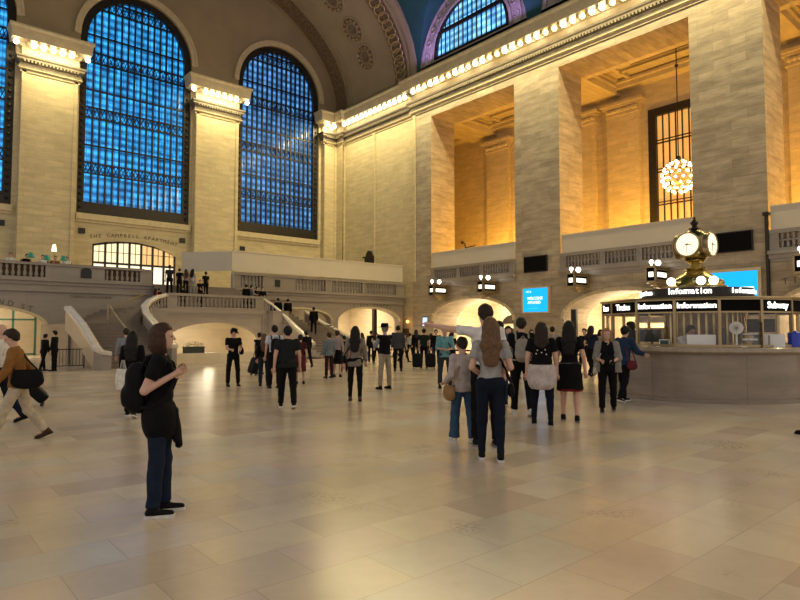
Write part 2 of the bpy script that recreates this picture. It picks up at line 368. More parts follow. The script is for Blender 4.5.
# balcony slab, balustrade and hoarding of every bay
for c in BAYS:
    t = MB(); t.box(XW - .32, XW + 9, c - 4.25, c + 4.2, 5.32, 5.5); t.box(XW - .18, XW, c - 4.25, c + 4.2, 5.1, 5.32); t.box(XW - .1, XW, c - 4.25, c + 4.2, 4.95, 5.1)
    struct(t, 'floor_gallery', M['balcony'])
    b = thing('gallery_balustrade', {30.4: 'low pierced stone balustrade in the side wall bay nearest the far corner', 18.3: 'low pierced stone balustrade in the middle bay above the departure lanterns', 6.2: 'low pierced stone balustrade in the bay at the right edge of the photo'}[c], 'balustrade', (XW, c, 5.5), group='gallery balustrades in the side wall bays')
    m = MB(); m.box(-.1, .16, -4.25, 4.2, 0, .14); m.box(-.12, .18, -4.25, 4.2, .86, 1.05)
    segs = ((-3.75, -1.35), (-1.0, 1.0), (1.35, 3.75)); m.box(-.08, .14, -4.25, -3.75, .1, .9); m.box(-.08, .14, 3.75, 4.2, .1, .9); m.box(-.08, .14, -1.35, -1.0, .1, .9); m.box(-.08, .14, 1.0, 1.35, .1, .9)
    m.build('rail', M['balcony'], b)
    for a0, a1 in segs:
        k = int((a1 - a0) / .24)
        g = MB()
        for j in range(k):
            y = a0 + (a1 - a0) * (j + .5) / k; g.lathe([(.05, .12), (.085, .3), (.04, .52), (.085, .72), (.05, .88)], (.03, y, 0), 6)
        g.box(.0, .06, a0, a1, .47, .55)
        g.build('baluster_panel', M['balcony'], b, True)
    h = MB(); h.box(XW + .3, XW + .36, c - 4.0, c + 4.0, 5.52, 6.5); struct(h, 'wall_light_stop', M['balcony']); h = MB(); h.box(XW - .02, XW + .06, c - 4.2, c + 4.1, 6.56, 7.72); h.box(XW - .05, XW + .1, c - 4.2, c + 4.12, 7.7, 7.76)  # back panel added behind the balusters to keep gallery glow out of the gaps
    o = h.build('hoarding', M['hoarding'], org=(XW, c, 6.42)); tag(o, {30.4: 'plain beige hoarding panel above the balustrade of the bay nearest the far corner', 18.3: 'plain beige hoarding panel behind the clock, middle bay of the side wall', 6.2: 'plain beige hoarding panel in the last bay at the right edge'}[c], 'hoarding', 'hoarding panels in the side wall bays')

# gallery behind the bays
GX = 42.0; GZ = 20.6
g = MB(); wins = [[(c - 2.4, 8.0), (c + 2.4, 8.0), (c + 2.4, 17.6), (c - 2.4, 17.6)] for c in BAYS]
g.plate([(-9, 0), (YW, 0), (YW, 23), (-9, 23)], wins, 'x', GX, GX + .8); struct(g, 'wall_gallery', M['wall'])
g = MB(); g.box(XW + 2.7, GX, YW - .3, YW, 0, 23); struct(g, 'wall_gallery_end', M['wall'])
g = MB(); sky = [(37.3, 15.0), (39.3, 15.0), (39.3, 20.6), (37.3, 20.6)]
g.plate([(XW + 2.7, -9), (GX, -9), (GX, YW), (XW + 2.7, YW)], [sky], 'z', 20.2, 20.5)
for c in (36.45, 24.35, 12.25, .2):
    g.box(XW + 2.7, GX, c - 1.5, c + 1.5, 19.3, 20.2)
    g.box(XW + 2.7, GX, c - 1.7, c + 1.7, 19.75, 19.9); g.box(XW + 2.7, GX, c - 1.9, c + 1.9, 20.0, 20.19)
g.box(XW + 2.7, XW + 3.3, -9, YW, 19.0, 20.2); g.box(XW + 3.3, XW + 3.55, -9, YW, 19.8, 19.95)
g.box(GX - .9, GX, -9, YW, 19.6, 20.2); g.box(GX - 1.2, GX - .9, -9, YW, 19.9, 20.1)
for c in BAYS:
    for d in (-1, 1):
        g.box(XW + 3.3, GX - 1.2, c + d * 3.3 - .14, c + d * 3.3 + .14, 20.0, 20.2)
    g.box(36.9, 37.2, c - 3.3, c + 3.3, 20.0, 20.19); g.box(39.4, 39.7, c - 3.3, c + 3.3, 20.0, 20.19)
struct(g, 'ceiling_gallery', M['wall'])
g = MB()
for c in BAYS:
    for s in (-1, 1):
        y0, y1 = sorted((c + s * 3.0, c + s * 5.5)); g.box(GX - .4, GX, y0, y1, 5.5, 18.2)
        for k, (e, z0, z1) in enumerate(((.12, 17.7, 17.85), (.1, 17.85, 18.3), (.25, 18.3, 18.5), (.4, 18.5, 18.7))): g.box(GX - .4 - e, GX, y0 - e, y1 + e, z0, z1)
        for j in range(9):
            y = y0 + (y1 - y0) * (j + .5) / 9; g.ball((GX - .52, y, 18.08), .17, 7, 5)
struct(g, 'wall_gallery_pilaster', M['wall'])
for i, c in enumerate(BAYS):
    w = thing('window_%d' % (5 + i), kind='structure', loc=(GX, c, 8))
    m = MB(); m.plate([(-2.4, 0), (2.4, 0), (2.4, 9.6), (-2.4, 9.6)], [[(-1.85, .4), (1.85, .4), (1.85, 9.05), (-1.85, 9.05)]], 'x', -.15, .15); m.build('window_frame', M['bronze'], w)
    m = MB()
    for k in range(1, 8): y = -1.85 + 3.7 * k / 8; m.box(-.06, .06, y - .035, y + .035, .4, 9.05)
    for z in (2.5, 4.9, 7.0): m.box(-.07, .07, -1.85, 1.85, z, z + .08); m.box(-.07, .07, -1.85, 1.85, z + .22, z + .28)
    m.build('mullion', M['bronze'], w)
    m = MB(); m.box(.3, .34, -2.3, 2.3, 0, 9.5); m.build('pane', M['amber'] if 'amber' in M else emit('amber_lit_glass', (1, .55, .16), .75), w)
# skylight of the middle bay
s = thing('window_9', kind='structure', loc=(0, 0, 20.5)); m = MB(); m.box(sky[0][0], sky[1][0], sky[0][1], sky[2][1], .25, .3); m.build('pane', simple('night_skylight', (.01, .015, .03), .1), s)
m = MB()
for k in range(7): x = sky[0][0] + (sky[1][0] - sky[0][0]) * k / 6; m.box(x - .04, x + .04, sky[0][1], sky[2][1], 0, .25)
for k in range(9): y = sky[0][1] + 5.6 * k / 8; m.box(sky[0][0], sky[1][0], y - .04, y + .04, 0, .25)
m.build('mullion', M['bronze'], s)

# ---- barrel vault, end arch, lunettes
VZ, VA, VB = 22.85, 18.5, 11.9
def vx(z): return XC + VA * math.sqrt(max(0, 1 - ((z - VZ) / VB) ** 2))
LR = 5.5
def z0_at(y):
    for c in (30.4, 18.3, 6.2, -5.9):
        if abs(y - c) < LR: return VZ + math.sqrt(LR * LR - (y - c) ** 2)
    return VZ
v = MB(); ys = sorted(set([36.6 - i * .5 for i in range(0, 95)] + [c + s * LR for c in (30.4, 18.3, 6.2, -5.9) for s in (-1, 1)]))
NT = 28; vs = []
for y in ys:
    t0 = math.asin(min(1, (z0_at(y) - VZ) / VB))
    for j in range(NT + 1):
        t = t0 + (PI - t0) * j / NT; vs.append((XC + VA * math.cos(t), y, VZ + VB * math.sin(t)))
v.add(vs, [(i * (NT + 1) + j, i * (NT + 1) + j + 1, (i + 1) * (NT + 1) + j + 1, (i + 1) * (NT + 1) + j) for i in range(len(ys) - 1) for j in range(NT)])
for c in (30.4, 18.3, 6.2, -5.9):
    a = arc(c, VZ, LR, LR, 0, PI, 24)
    for (y0, z0), (y1, z1) in zip(a, a[1:]): v.quad((vx(z0) - .02, y0, z0), (vx(z1) - .02, y1, z1), (XW + .3, y1, z1), (XW + .3, y0, z0))
struct(v, 'ceiling', M['teal'], smooth=True)
for i, c in enumerate((30.4, 18.3, 6.2, -5.9)):
    l = MB(); l.plate([(c + LR, VZ)] + arc(c, VZ, LR, LR, 0, PI, 30)[1:], [[(c - 3.85, VZ + .55), (c + 3.85, VZ + .55)] + arc(c, VZ + .9, 3.85, 3.85, 0, PI, 24)], 'x', XW - .0, XW + .3)
    struct(l, 'wall_lunette', M['lunette'])
    l = MB()
    for r0, r1, e in ((4.0, 4.2, .12), (5.1, 5.5, .15)):
        l.plate(arc(c, VZ + .5, r0, r0, 0, PI, 26) + arc(c, VZ + .5, r1 - (.5 if r1 > 5 else 0), r1 - (.5 if r1 > 5 else 0), PI, 0, 26), [], 'x', XW - e, XW)
    for k in range(13):                               # scrollwork relief
        a = PI * (k + .5) / 13; y = c + math.cos(a) * 4.62; z = VZ + .6 + math.sin(a) * 4.45
        l.lathe([(.34, 0), (.34, .0)], (0, 0, 0), 4) if False else None
        pts = [(XW - .05, y + math.cos(u) * (.1 + u * .035), z + math.sin(u) * (.1 + u * .035)) for u in [q * .7 for q in range(11)]]
        l.tube(pts, .05, 5)
    struct(l, 'trim_3', M['lunette'])
    if i < 2:
        w = thing('window_%d' % (10 + i), kind='structure', loc=(XW + .1, c, VZ + .9))
        ol = [(-3.85, -.35), (3.85, -.35)] + arc(0, 0, 3.85, 3.85, 0, PI, 24); il = [(-3.55, -.1), (3.55, -.1)] + arc(0, .05, 3.55, 3.5, 0, PI, 24)
        m = MB(); m.plate(ol, [il], 'x', -.08, .1); m.build('window_frame', M['bronze'], w)
        m = MB()
        for k in range(1, 15):
            y = -3.55 + 7.1 * k / 15; h = math.sqrt(max(0, 3.55 ** 2 - y * y)); m.box(-.04, .04, y - .04, y + .04, -.1, h)
        m.box(-.07, .07, -3.2, 3.2, 1.65, 1.95)
        m.build('mullion', M['bronze'], w)
        m = MB(); m.plate([(y, z) for y, z in ol], [], 'x', .12, .15); m.build('pane', M['blue3'], w)
# end arch: soffit barrel between y=36.6 and the end wall
def band(name, y0, y1, b, mat, n=48, a=18.5, thick=.25, z=23.0):
    s_ = MB(); A = arc(XC, z, a, b, 0, PI, n); B = arc(XC, z, a + thick, b + thick, 0, PI, n); k = n + 1
    vs = [(x, y0, zz) for x, zz in A] + [(x, y1, zz) for x, zz in A] + [(x, y0, zz) for x, zz in B] + [(x, y1, zz) for x, zz in B]
    fs = []
    for i in range(n): fs += [(i, i + 1, k + i + 1, k + i), (2 * k + i, 3 * k + i, 3 * k + i + 1, 2 * k + i + 1), (i, 2 * k + i, 2 * k + i + 1, i + 1), (k + i, k + i + 1, 3 * k + i + 1, 3 * k + i)]
    s_.add(vs, fs); return struct(s_, name, mat, smooth=True)
band('ceiling_end_arch', 36.6, 48.6, 11.0, M['soffit'], thick=.9)
band('trim_4', 36.2, 36.75, 10.85, M['soffit'], a=18.35, thick=1.1)
band('trim_5', 37.1, 37.3, 10.9, M['soffit'], a=18.4, thick=.2)
band('trim_6', 37.45, 38.9, 10.97, M['ornament'], a=18.46, thick=.1)
band('trim_7', 39.0, 39.15, 10.92, M['soffit'], a=18.42, thick=.2)
band('trim_8', 45.3, 45.5, 10.9, M['soffit'], a=18.4, thick=.2)
band('trim_9', 45.9, 46.0, 10.9, M['soffit'], a=18.4, thick=.2)
band('trim_10', 46.2, 47.9, 10.95, M['ornament'], a=18.44, thick=.1)
# guilloche on the outer band and medallions along the middle
for i in range(46):
    t = .05 + i * .052
    if t > PI / 2 + .1: break
    m = MB(); cx, cz = XC + 18.4 * math.cos(t), 23 + 10.9 * math.sin(t); nrm = Vector((-math.cos(t) / 18.4, 0, -math.sin(t) / 10.9)).normalized()
    tg = nrm.cross(Vector((0, 1, 0))); pts = []
    for u in range(13):
        a = 2 * PI * u / 12; pts.append(Vector((cx, 38.15, cz)) + tg * math.cos(a) * .42 + Vector((0, 1, 0)) * math.sin(a) * .6 + nrm * .04)
    m.tube(pts, .06, 5)
    struct(m, 'trim_11', M['gold'])
med_mats = [M['ornament'], M['soffit'], M['gold']]
for i in range(7):
    t = .30 + i * .205; cx, cz = XC + 18.46 * math.cos(t), 23 + 10.96 * math.sin(t)
    nrm = Vector((-math.cos(t) / 18.46, 0, -math.sin(t) / 10.96)).normalized()
    m = MB()
    m.lathe([(.02, .10), (.3, .12), (.34, .05), (.5, .05)], n=20); m.cur = 1; m.lathe([(.5, .05), (.56, .12), (.64, .05)], n=24); m.cur = 0
    m.lathe([(.64, .04), (1.0, .04)], n=24)
    m.cur = 1; m.lathe([(1.0, .04), (1.06, .12), (1.15, .12), (1.2, .0)], n=28)
    for k in range(12):
        a = 2 * PI * k / 12; m.cur = 2; m.ball((.82 * math.cos(a), .82 * math.sin(a), .05), .14, 6, 4)
    o = m.build('ceiling_medallion', med_mats, None, True); o['kind'] = 'thing'
    o.location = (cx, 42.2, cz); o.rotation_euler = Vector((0, 0, 1)).rotation_difference(nrm).to_euler()
    tag(o, 'round painted rosette medallion on the underside of the great end arch', 'medallion', 'rosette medallions along the end arch')

# ---- tall windows of the end wall
for i, (c, w) in enumerate(WINS):
    W = thing('window_%d' % (i + 1), kind='structure', loc=(c, YW + .35, 10.2))
    hw = w / 2; zs = 13.4; bw = .52
    def outl(e, bot): return [(-hw + e, bot), (hw - e, bot)] + arc(0, zs, hw - e, hw - e, 0, PI, 24)
    m = MB(); m.plate(outl(0, 0), [outl(bw, .95)], 'y', -.15, .2)
    for k in range(26):                                # cast rosettes on the frame
        z = .5 + k * .5
        for s in (-1, 1): m.ball((s * (hw - bw / 2), -.17, z), .13, 6, 4)
    m.build('window_frame', M['bronze'], W)
    m = MB(); n = 15; iw = hw - bw
    for k in range(1, n):
        x = -iw + 2 * iw * k / n; top = zs + math.sqrt(max(0, iw * iw - x * x)); m.box(x - .055, x + .055, -.12, .1, .95, top)
    m.build('mullion', M['bronze'], W)
    m = MB(); z = 3.1; k = 0
    while z < zs + iw - .5:
        h = iw if z < zs else math.sqrt(max(0, iw * iw - (z - zs) ** 2))
        m.box(-h, h, -.1, .08, z, z + .1)
        if k % 2 == 0:
            m.box(-h, h, -.1, .08, z + .78, z + .88); q = max(2, int(2 * h / .26))
            for u in range(q):
                xa = -h + 2 * h * u / q; xb = xa + 2 * h / q; m.tube([(xa, 0, z + .1), (xb, 0, z + .78)], .028, 4, False); m.tube([(xb, .02, z + .1), (xa, .02, z + .78)], .028, 4, False)
        z += 2.12; k += 1
    m.build('transom', M['bronze'], W)
    m = MB(); m.plate(outl(.1, .1), [], 'y', .25, .3); m.build('pane', M['blue2'] if i == 2 else M['blue1'], W)

# ---- bulbs under the cornice
bm_ = MB(); bm_.lathe([(.001, -.2), (.08, -.17), (.12, -.1), (.12, -.02), (.07, .06), (.05, .1)], n=8)
bme = bm_.mesh('cornice_bulb', M['bulb'], True); bme2 = bm_.mesh('cornice_bulb', M['bulbdim'], True)
for k, (x, y, z, a) in enumerate(bulbs):
    dim = y < 36 and x > 32 and (k % 7 in (2, 3, 6))
    o = bpy.data.objects.new('cornice_bulb', bme2 if dim else bme); COL.objects.link(o); o.location = (x, y, z); o.scale = (1.5, 1.5, 1.35)
    end = x < 31
    tag(o, ('bare amber bulb, dimmer than its neighbours, under the side wall cornice' if dim else 'bright white bulb hanging under the side wall cornice') if not end else 'bright white bulb under a pilaster cornice between the tall windows', 'light bulb',
        ('dim bulbs under the side cornice' if dim else 'bright bulbs under the side cornice') if not end else 'bulbs under the pilaster cornices')
# ================================================================== end balcony, stairs
BY = 38.0
def fac_hole(x0, x1, zs, zc, zl=0): return [(x0, zl), (x1, zl), (x1, zs)] + arc((x0 + x1) / 2, zs, (x1 - x0) / 2, zc - zs, 0, PI, 16)[1:-1] + [(x0, zs)]
f = MB(); f.plate([(XL, 0), (XW, 0), (XW, 4.3), (XL, 4.3)], [fac_hole(-1.2, 6.95, 1.85, 2.95), [(12.2, 0), (18.0, 0), (18.0, 2.6), (12.2, 2.6)], fac_hole(20.6, 26.0, 2.35, 3.15), fac_hole(26.7, 32.9, 2.3, 3.35)], 'y', BY + .1, BY + .7)
struct(f, 'wall_balcony', M['balcony'])
f = MB(); f.box(XL, XW, BY - .15, YW, 4.1, 4.4); f.box(XL, XW, BY - .05, BY + .2, 3.72, 4.1); f.box(XL, XW, BY - .3, BY + .2, 4.3, 4.42); struct(f, 'floor_balcony', M['balcony'])
for x0, x1 in ((-1.2, 6.95), (26.7, 32.9), (20.6, 26.0)):       # moulded archivolt
    t = MB(); zs, zc = {-1.2: (1.85, 2.95), 26.7: (2.3, 3.35), 20.6: (2.35, 3.15)}[x0]
    a = arc((x0 + x1) / 2, zs, (x1 - x0) / 2, zc - zs, 0, PI, 20); b = arc((x0 + x1) / 2, zs, (x1 - x0) / 2 + .12, zc - zs + .12, PI, 0, 20)
    t.plate(a + b, [], 'y', BY, BY + .12); struct(t, 'trim_12', M['trim'])
# lit passages behind the balcony arches
p = MB()
p.box(XL, XW, 45.5, 45.8, 0, 4.1)
for x in (XL, 11.9, 18.2, 26.2, XW - .1): p.box(x, x + .3, BY + .7, 45.5, 0, 4.1)
struct(p, 'wall_passage', M['cream'])
d = thing('door_1', kind='structure', loc=(6.3, 43.6, 0)); m = MB()
for x in (-1.3, -.1, 1.1): m.box(x - .06, x + .06, -.06, .06, 0, 3.0)
for z in (.05, 2.2, 2.95): m.box(-1.3, 1.1, -.06, .06, z, z + .1)
m.build('door_frame', simple('green_door_frame', (.03, .10, .07), .4), d); m = MB(); m.box(-1.25, 1.05, -.01, .01, .1, 2.95); m.build('door_glass', M['glass'], d)
d = thing('door_2', kind='structure', loc=(29.2, 45.4, 0)); m = MB(); m.plate([(-1.3, 0), (1.3, 0), (1.3, 2.9), (-1.3, 2.9)], [[(-1.0, .0), (1.0, .0), (1.0, 2.55), (-1.0, 2.55)]], 'y', -.1, .1); m.build('door_frame', M['white'], d)
m = MB(); m.box(-.9, .9, 0, .08, 0, 2.5); m.build('door_leaf', M['blackmatt'], d)
for x in (30.9,):
    m = MB(); m.box(x - .15, x + .15, BY + .75, BY + 1.05, 0, 3.4); struct(m, 'pillar_passage', M['bronze'])
# letters carved over the arches
LT = simple('incised_lettering', (.12, .09, .06), .7)
def curved_text(s, cx, zc, hw, rise, size, y, who):
    n = len(s)
    for k, ch in enumerate(s):
        if ch == ' ': continue
        x = cx + (k - (n - 1) / 2) * size * .86; q = (x - cx) / hw; z = zc - rise * (1 - math.sqrt(max(0, 1 - q * q)))
        dz = -rise * q / hw / math.sqrt(max(.05, 1 - q * q))
        text(who, ch, size, LT, (x, y, z), (PI / 2, -math.atan(dz), 0), .005)
t = tag(thing('carved_inscription', loc=(0, 0, 0)), 'carved 42ND ST inscription above the lit arch at the left edge', 'inscription')
for k, (ch, x, z) in enumerate(zip('42ND ST', (4.05, 4.42, 4.83, 5.28, 0, 5.85, 6.2), (3.26, 3.2, 3.12, 3.02, 0, 2.86, 2.76))):
    if ch != ' ': text(t, ch, .42, LT, (x, BY + .09, z), (PI / 2, .22, 0), .006)
t = tag(thing('carved_inscription'), 'carved DINING CONCOURSE inscription on the balcony face above the near stairs', 'inscription')
text(t, 'DINING CONCOURSE', .22, LT, (9.25, BY + .09, 3.5), (PI / 2, 0, 0), .006)
t = tag(thing('carved_inscription'), 'carved TO TRACKS lettering over the arch nearest the hall corner', 'inscription')
for k, ch in enumerate('TO ALL TRACKS'):
    if ch == ' ': continue
    q = (k - 6) / 6.5; z = 3.62 - .5 * (1 - math.sqrt(1 - (q * .8) ** 2)); text(t, ch, .3, LT, (29.9 + q * 2.2, BY + .09, z), (PI / 2, .35 * q, 0), .006)
t = tag(thing('carved_inscription'), 'two lines reading THE CAMPBELL APARTMENT carved over the lit restaurant window', 'inscription')
for r, (s, zc) in enumerate((('RESTAURANT ABOVE', 9.35), ('THE CAMPBELL APARTMENT', 8.85))):
    if r == 0: continue
    n = len(s)
    for k, ch in enumerate(s):
        if ch == ' ': continue
        q = (k - (n - 1) / 2) / n * 2; text(t, ch, .38, LT, (14.8 + q * 3.3, YW - .01, zc - .35 * q * q), (PI / 2, .22 * q, 0), .01)

# parapet: rail, balusters, panels
def parapet(name, label, x0, x1, solid, mat=M['balcony'], y=BY, z=4.42, h=.88, gap=.27):
    b = tag(thing(name, loc=(x0, y, z)), label, 'balustrade'); L_ = x1 - x0
    m = MB(); m.box(0, L_, -.12, .22, 0, .1); m.box(0, L_, -.16, .26, h - .12, h)
    opens = []
    cur = 0
    for a, c in solid + [(L_, L_)]:
        if a - cur > .2: opens.append((cur, a))
        if c > a: m.box(a, c, -.08, .18, .1, h - .12)
        cur = c
    m.build('rail', mat, b)
    for a, c in opens:
        k = max(1, int((c - a) / gap)); g = MB()
        for j in range(k):
            x = a + (c - a) * (j + .5) / k; g.lathe([(.06, .1), (.06, .15), (.1, .27), (.045, .48), (.085, .62), (.06, h - .12)], (x, .05, 0), 7)
        g.build('baluster_panel', mat, b, True)
    return b
parapet('balcony_balustrade', 'grey stone balcony balustrade left of the stair opening, with dark arched niche', XL, 12.6, [(0, .3), (3.0, 3.5), (6.0, 6.4), (10.75 - 0.2, 13.6), (15.6, 16.3)])
for x0_, x1_, lb_ in ((-3.4, 6.9, 'long dark restaurant bench behind the near balcony balusters'), (7.2, 12.3, 'short dark restaurant bench behind the parapet with the arched grille')):
    m = MB(); m.box(0, x1_ - x0_, 0, .12, 0, .98); m.box(0, x1_ - x0_, .12, .55, 0, .45); o = m.build('restaurant_bench', M['wood']); o.location = (x0_, BY + .42, 4.4); tag(o, lb_, 'bench')
n_ = MB(); n_.plate([(-.28, 0), (.28, 0)] + arc(0, .42, .28, .18, 0, PI, 8), [], 'y', -.03, .0)
o = n_.build('parapet_niche', M['black'], org=(0, 0, 0)); o.location = (8.9, BY - .09, 4.58); tag(o, 'small dark arched grille in the grey balcony parapet', 'grille')
parapet('balcony_balustrade', 'stone balcony balustrade under the long beige hoarding, right of stair opening', 18.0, XW, [(0, .5), (2.15, 4.8), (7.4, 8.0), (10.9, 11.2), (14.4, 15.3)], h=1.05)
n_ = MB(); n_.box(-.2, .2, -.03, 0, 0, .5); o = n_.build('parapet_niche', M['black']); o.location = (21.3, BY - .09, 4.66); tag(o, 'small dark square grille in the parapet under the beige hoarding', 'grille')
h = MB(); h.box(18.0, XW - .05, 38.36, 38.4, 4.42, 5.6); h.plate([(17.9, 38.05), (XW - .05, 38.05), (XW - .05, 38.13), (17.98, 38.13), (15.65, 41.0), (15.58, 40.93)], [], 'z', 5.62, 6.95)  # first box is a skirt added to keep the baluster gaps dark
h.box(17.95, XW, 38.0, 38.18, 6.93, 7.02)
tag(h.build('hoarding', M['hoarding']), 'long smooth beige hoarding above the end balcony, wrapping the stair opening corner', 'hoarding')
# clock niche ornament above the hoarding on the corner wall
m = MB(); m.plate([(-.62, -.75), (.62, -.75), (.62, .0), (.45, .1)] + arc(0, .1, .45, .5, 0, PI, 8)[1:-1] + [(-.45, .1), (-.62, 0)], [], 'x', -.25, 0); m.box(-.35, -.25, -.8, .8, -.05, .08)
m.tube([(-.3, -.5, -.45), (-.34, 0, -.3), (-.3, .5, -.45)], .07, 6)
o = m.build('wall_cartouche', M['bronze']); o.location = (XR, 42.85, 8.2); tag(o, 'dark bronze cartouche on the corner wall just above the long hoarding', 'ornament')
# restaurant window of the end wall
W = thing('window_4', kind='structure', loc=(14.85, YW + .1, 4.42)); hw = 3.05
top = lambda x: 4.0 - .42 * (x / 3.05) ** 2 - (.22 * max(0, x) / 3.05)
m = MB(); 
for k in range(8): x = -hw + 2 * hw * k / 7; m.box(x - .07, x + .07, -.08, .08, 0, top(x))
for k in range(7):
    xa, xb = -hw + 2 * hw * k / 7, -hw + 2 * hw * (k + 1) / 7
    m.plate([(xa, top(xa) - .14), (xb, top(xb) - .14), (xb, top(xb) + .02), (xa, top(xa) + .02)], [], 'y', -.08, .08)
    xm = (xa + xb) / 2; m.box(xm - .02, xm + .02, -.03, .03, 2.3, top(xm))
m.box(-hw, hw, -.1, .1, 2.15, 2.3); m.box(-hw, hw, -.04, .04, 3.05, 3.09); m.build('window_frame', M['bronze'], W)
pm = [emit('restaurant_glass_white', (1, .86, .62), 1.15), emit('restaurant_glass_cream', (1, .80, .48), 1.05), emit('restaurant_glass_amber', (1, .60, .24), .8)]
for k in range(7):
    xa, xb = -hw + 2 * hw * k / 7, -hw + 2 * hw * (k + 1) / 7
    for z0_, z1_, mm_ in ((0, 2.2, pm[0]), (2.2, 4.1, pm[1] if k < 4 else pm[2])): m = MB(); m.box(xa, xb, .1, .12, z0_, z1_); m.build('pane', mm_, W)

# ---- stair well and the central landing
SY = 33.2                            # face of the landing
w = MB(); w.box(WX0 - .3, WX0, WY0, SY + 5, -3.2, 0); w.box(WX1, WX1 + .3, WY0, SY + 5, -3.2, 0); w.box(WX0, WX1, WY0 - .3, WY0, -3.2, -.25); w.box(WX0 - .3, WX1 + .3, WY0 - .3, SY + 5, -3.4, -3.2)
struct(w, 'wall_stairwell', M['cream'])
w = MB(); w.box(11.9, 18.0, 37.2, 37.5, -3.2, 2.6); w.box(11.6, 11.9, SY + .6, 37.5, -3.2, 2.6); w.box(17.8, 18.1, SY + .6, 37.5, -3.2, 2.6); struct(w, 'wall_underpass', M['cream'])
w = MB()
for k in range(14): w.box(WX0 + .1, WX1 - .1, WY0 + .35 * k + .1, WY0 + .35 * k + .5, -3.2, -.17 * (k + 1))
struct(w, 'floor_lower_stairs', M['cream'])
# landing body with the flat arch
fc = MB(); fc.plate([(11.75, -3), (17.75, -3), (17.75, 2.8), (11.75, 2.8)], [[(11.85, -2.9), (17.6, -2.9), (17.6, .9)] + arc(14.7, .9, 2.9, 1.12, 0, PI, 18)[1:-1] + [(11.85, .9)]], 'y', SY, SY + .6)
fc.box(11.75, 17.75, SY - .08, SY, 2.55, 2.8); fc.box(11.75, 17.75, SY - .04, SY, 2.3, 2.36)
struct(fc, 'wall_landing', M['balcony'])
fl = MB(); fl.box(11.6, 18.0, SY + .05, 36.2, 2.5, 2.78)
for k in range(10): fl.box(12.6, 17.97, 34.9 + .3 * k, BY + .2, 2.78 + .163 * k, 2.78 + .163 * (k + 1))
struct(fl, 'floor_landing', M['step'])

w = MB(); w.box(9.9, 11.62, 32.4, 38.05, 0, 2.75); w.box(17.98, 19.05, 32.5, 38.05, -3, 2.77)
w.box(17.62, 18.9, SY - .1, SY + .6, -3, 2.6)
struct(w, 'wall_landing_core', M['balcony'])
def flight(name, label, x0, x1, y0, run, n, rise, mat=M['step']):
    t = tag(thing(name, loc=(x0, y0, 0)), label, 'staircase'); m = MB()
    for k in range(n):
        m.box(0, x1 - x0, run * k, run * n, rise * k + .001, rise * (k + 1) - .03)
        m.box(0, x1 - x0, run * k - .03, run * n, rise * (k + 1) - .03, rise * (k + 1))
    m.build('step', mat, t); return t
N_ = 13; LR_ = 1.92 / N_
fa = flight('stone_staircase', 'broad dark stone stairs on the near side, beside the 42ND ST arch', 6.75, 9.9, 26.6, .36, N_, LR_)
fb = flight('stone_staircase', 'stone stairs on the far side, behind the man with the tan vest', 18.9, 22.4, 28.4, .36, N_, LR_)
# short upper flights, turning towards the landing
m = MB()
for k in range(5): m.box(1.5 + .33 * k, 3.12, 4.69, 11.0, 1.92 + .17 * k, 1.92 + .17 * (k + 1))
m.box(-.1, 3.1, 4.7, 11.0, 0, 1.9); m.build('upper_steps', M['step'], fa)
m = MB()
for k in range(5): m.box(.16, 1.9 - .33 * k, 4.69, 8.8, 1.92 + .17 * k, 1.92 + .17 * (k + 1))
m.box(.16, 3.6, 4.7, 9.2, 0, 1.9); m.build('upper_steps', M['step'], fb)
# raking marble parapets: solid stringer, cap rail
def rake(parent, pts, low, cap=.16, wid=.34, mat=M['marble'], body=M['balcony'], name='parapet', opened=0):
    """pts: x,y,z of the rail top; low: z of the bottom at each point"""
    m = MB(); vs = []; n = len(pts)
    P = [Vector(p) for p in pts]
    for i in range(n):
        d = (P[min(i + 1, n - 1)] - P[max(i - 1, 0)]); d.z = 0; d.normalize(); s = Vector((-d.y, d.x, 0)) * (wid / 2 - .06)
        dr_ = .78 if i < opened else cap
        for q in (-1, 1): vs += [P[i] + s * q - Vector((0, 0, dr_)), Vector((P[i].x + s.x * q, P[i].y + s.y * q, low[i]))]
    fs = []
    for i in range(n - 1):
        a = i * 4; b = a + 4; fs += [(a, a + 1, b + 1, b), (a + 2, b + 2, b + 3, a + 3), (a + 1, a + 3, b + 3, b + 1), (a, b, b + 2, a + 2)]
    fs += [(0, 2, 3, 1), (4 * n - 4, 4 * n - 3, 4 * n - 1, 4 * n - 2)]
    m.add(vs, fs); m.build(name, body, parent)
    for i in range(min(opened, n - 1)):                    # turned balusters where the parapet is pierced
        k = max(1, round((P[i + 1] - P[i]).length / .27))
        for j in range(k):
            u = (j + .5) / k; c = P[i].lerp(P[i + 1], u); h0 = -.78 if i + 1 < opened else -.78 + (.78 - cap) * u
            g = MB(); g.lathe([(.06, h0), (.1, h0 * .72), (.045, h0 * .5), (.085, h0 * .32), (.06, -cap)], (c.x, c.y, c.z), 8); g.build('baluster', body, parent, True)
    m = MB(); vs = []
    for i in range(n):
        d = (P[min(i + 1, n - 1)] - P[max(i - 1, 0)]); d.z = 0; d.normalize(); s = Vector((-d.y, d.x, 0))
        vs += [P[i] - s * wid / 2 - Vector((0, 0, cap)), P[i] - s * wid / 2 - Vector((0, 0, .04)), P[i] - s * wid * .3, P[i] + s * wid * .3, P[i] + s * wid / 2 - Vector((0, 0, .04)), P[i] + s * wid / 2 - Vector((0, 0, cap))]
    fs = [(i * 6 + k, i * 6 + (k + 1) % 6, (i + 1) * 6 + (k + 1) % 6, (i + 1) * 6 + k) for i in range(n - 1) for k in range(6)] + [tuple(range(6)), tuple(range(6 * n - 6, 6 * n))]
    m.add(vs, fs); m.build('cap_rail', mat, parent)
def stair_par(label, pts, low, opened=0):
    t = tag(thing('stair_parapet', loc=(0, 0, 0)), label, 'parapet'); rake(t, pts, low, opened=opened); return t
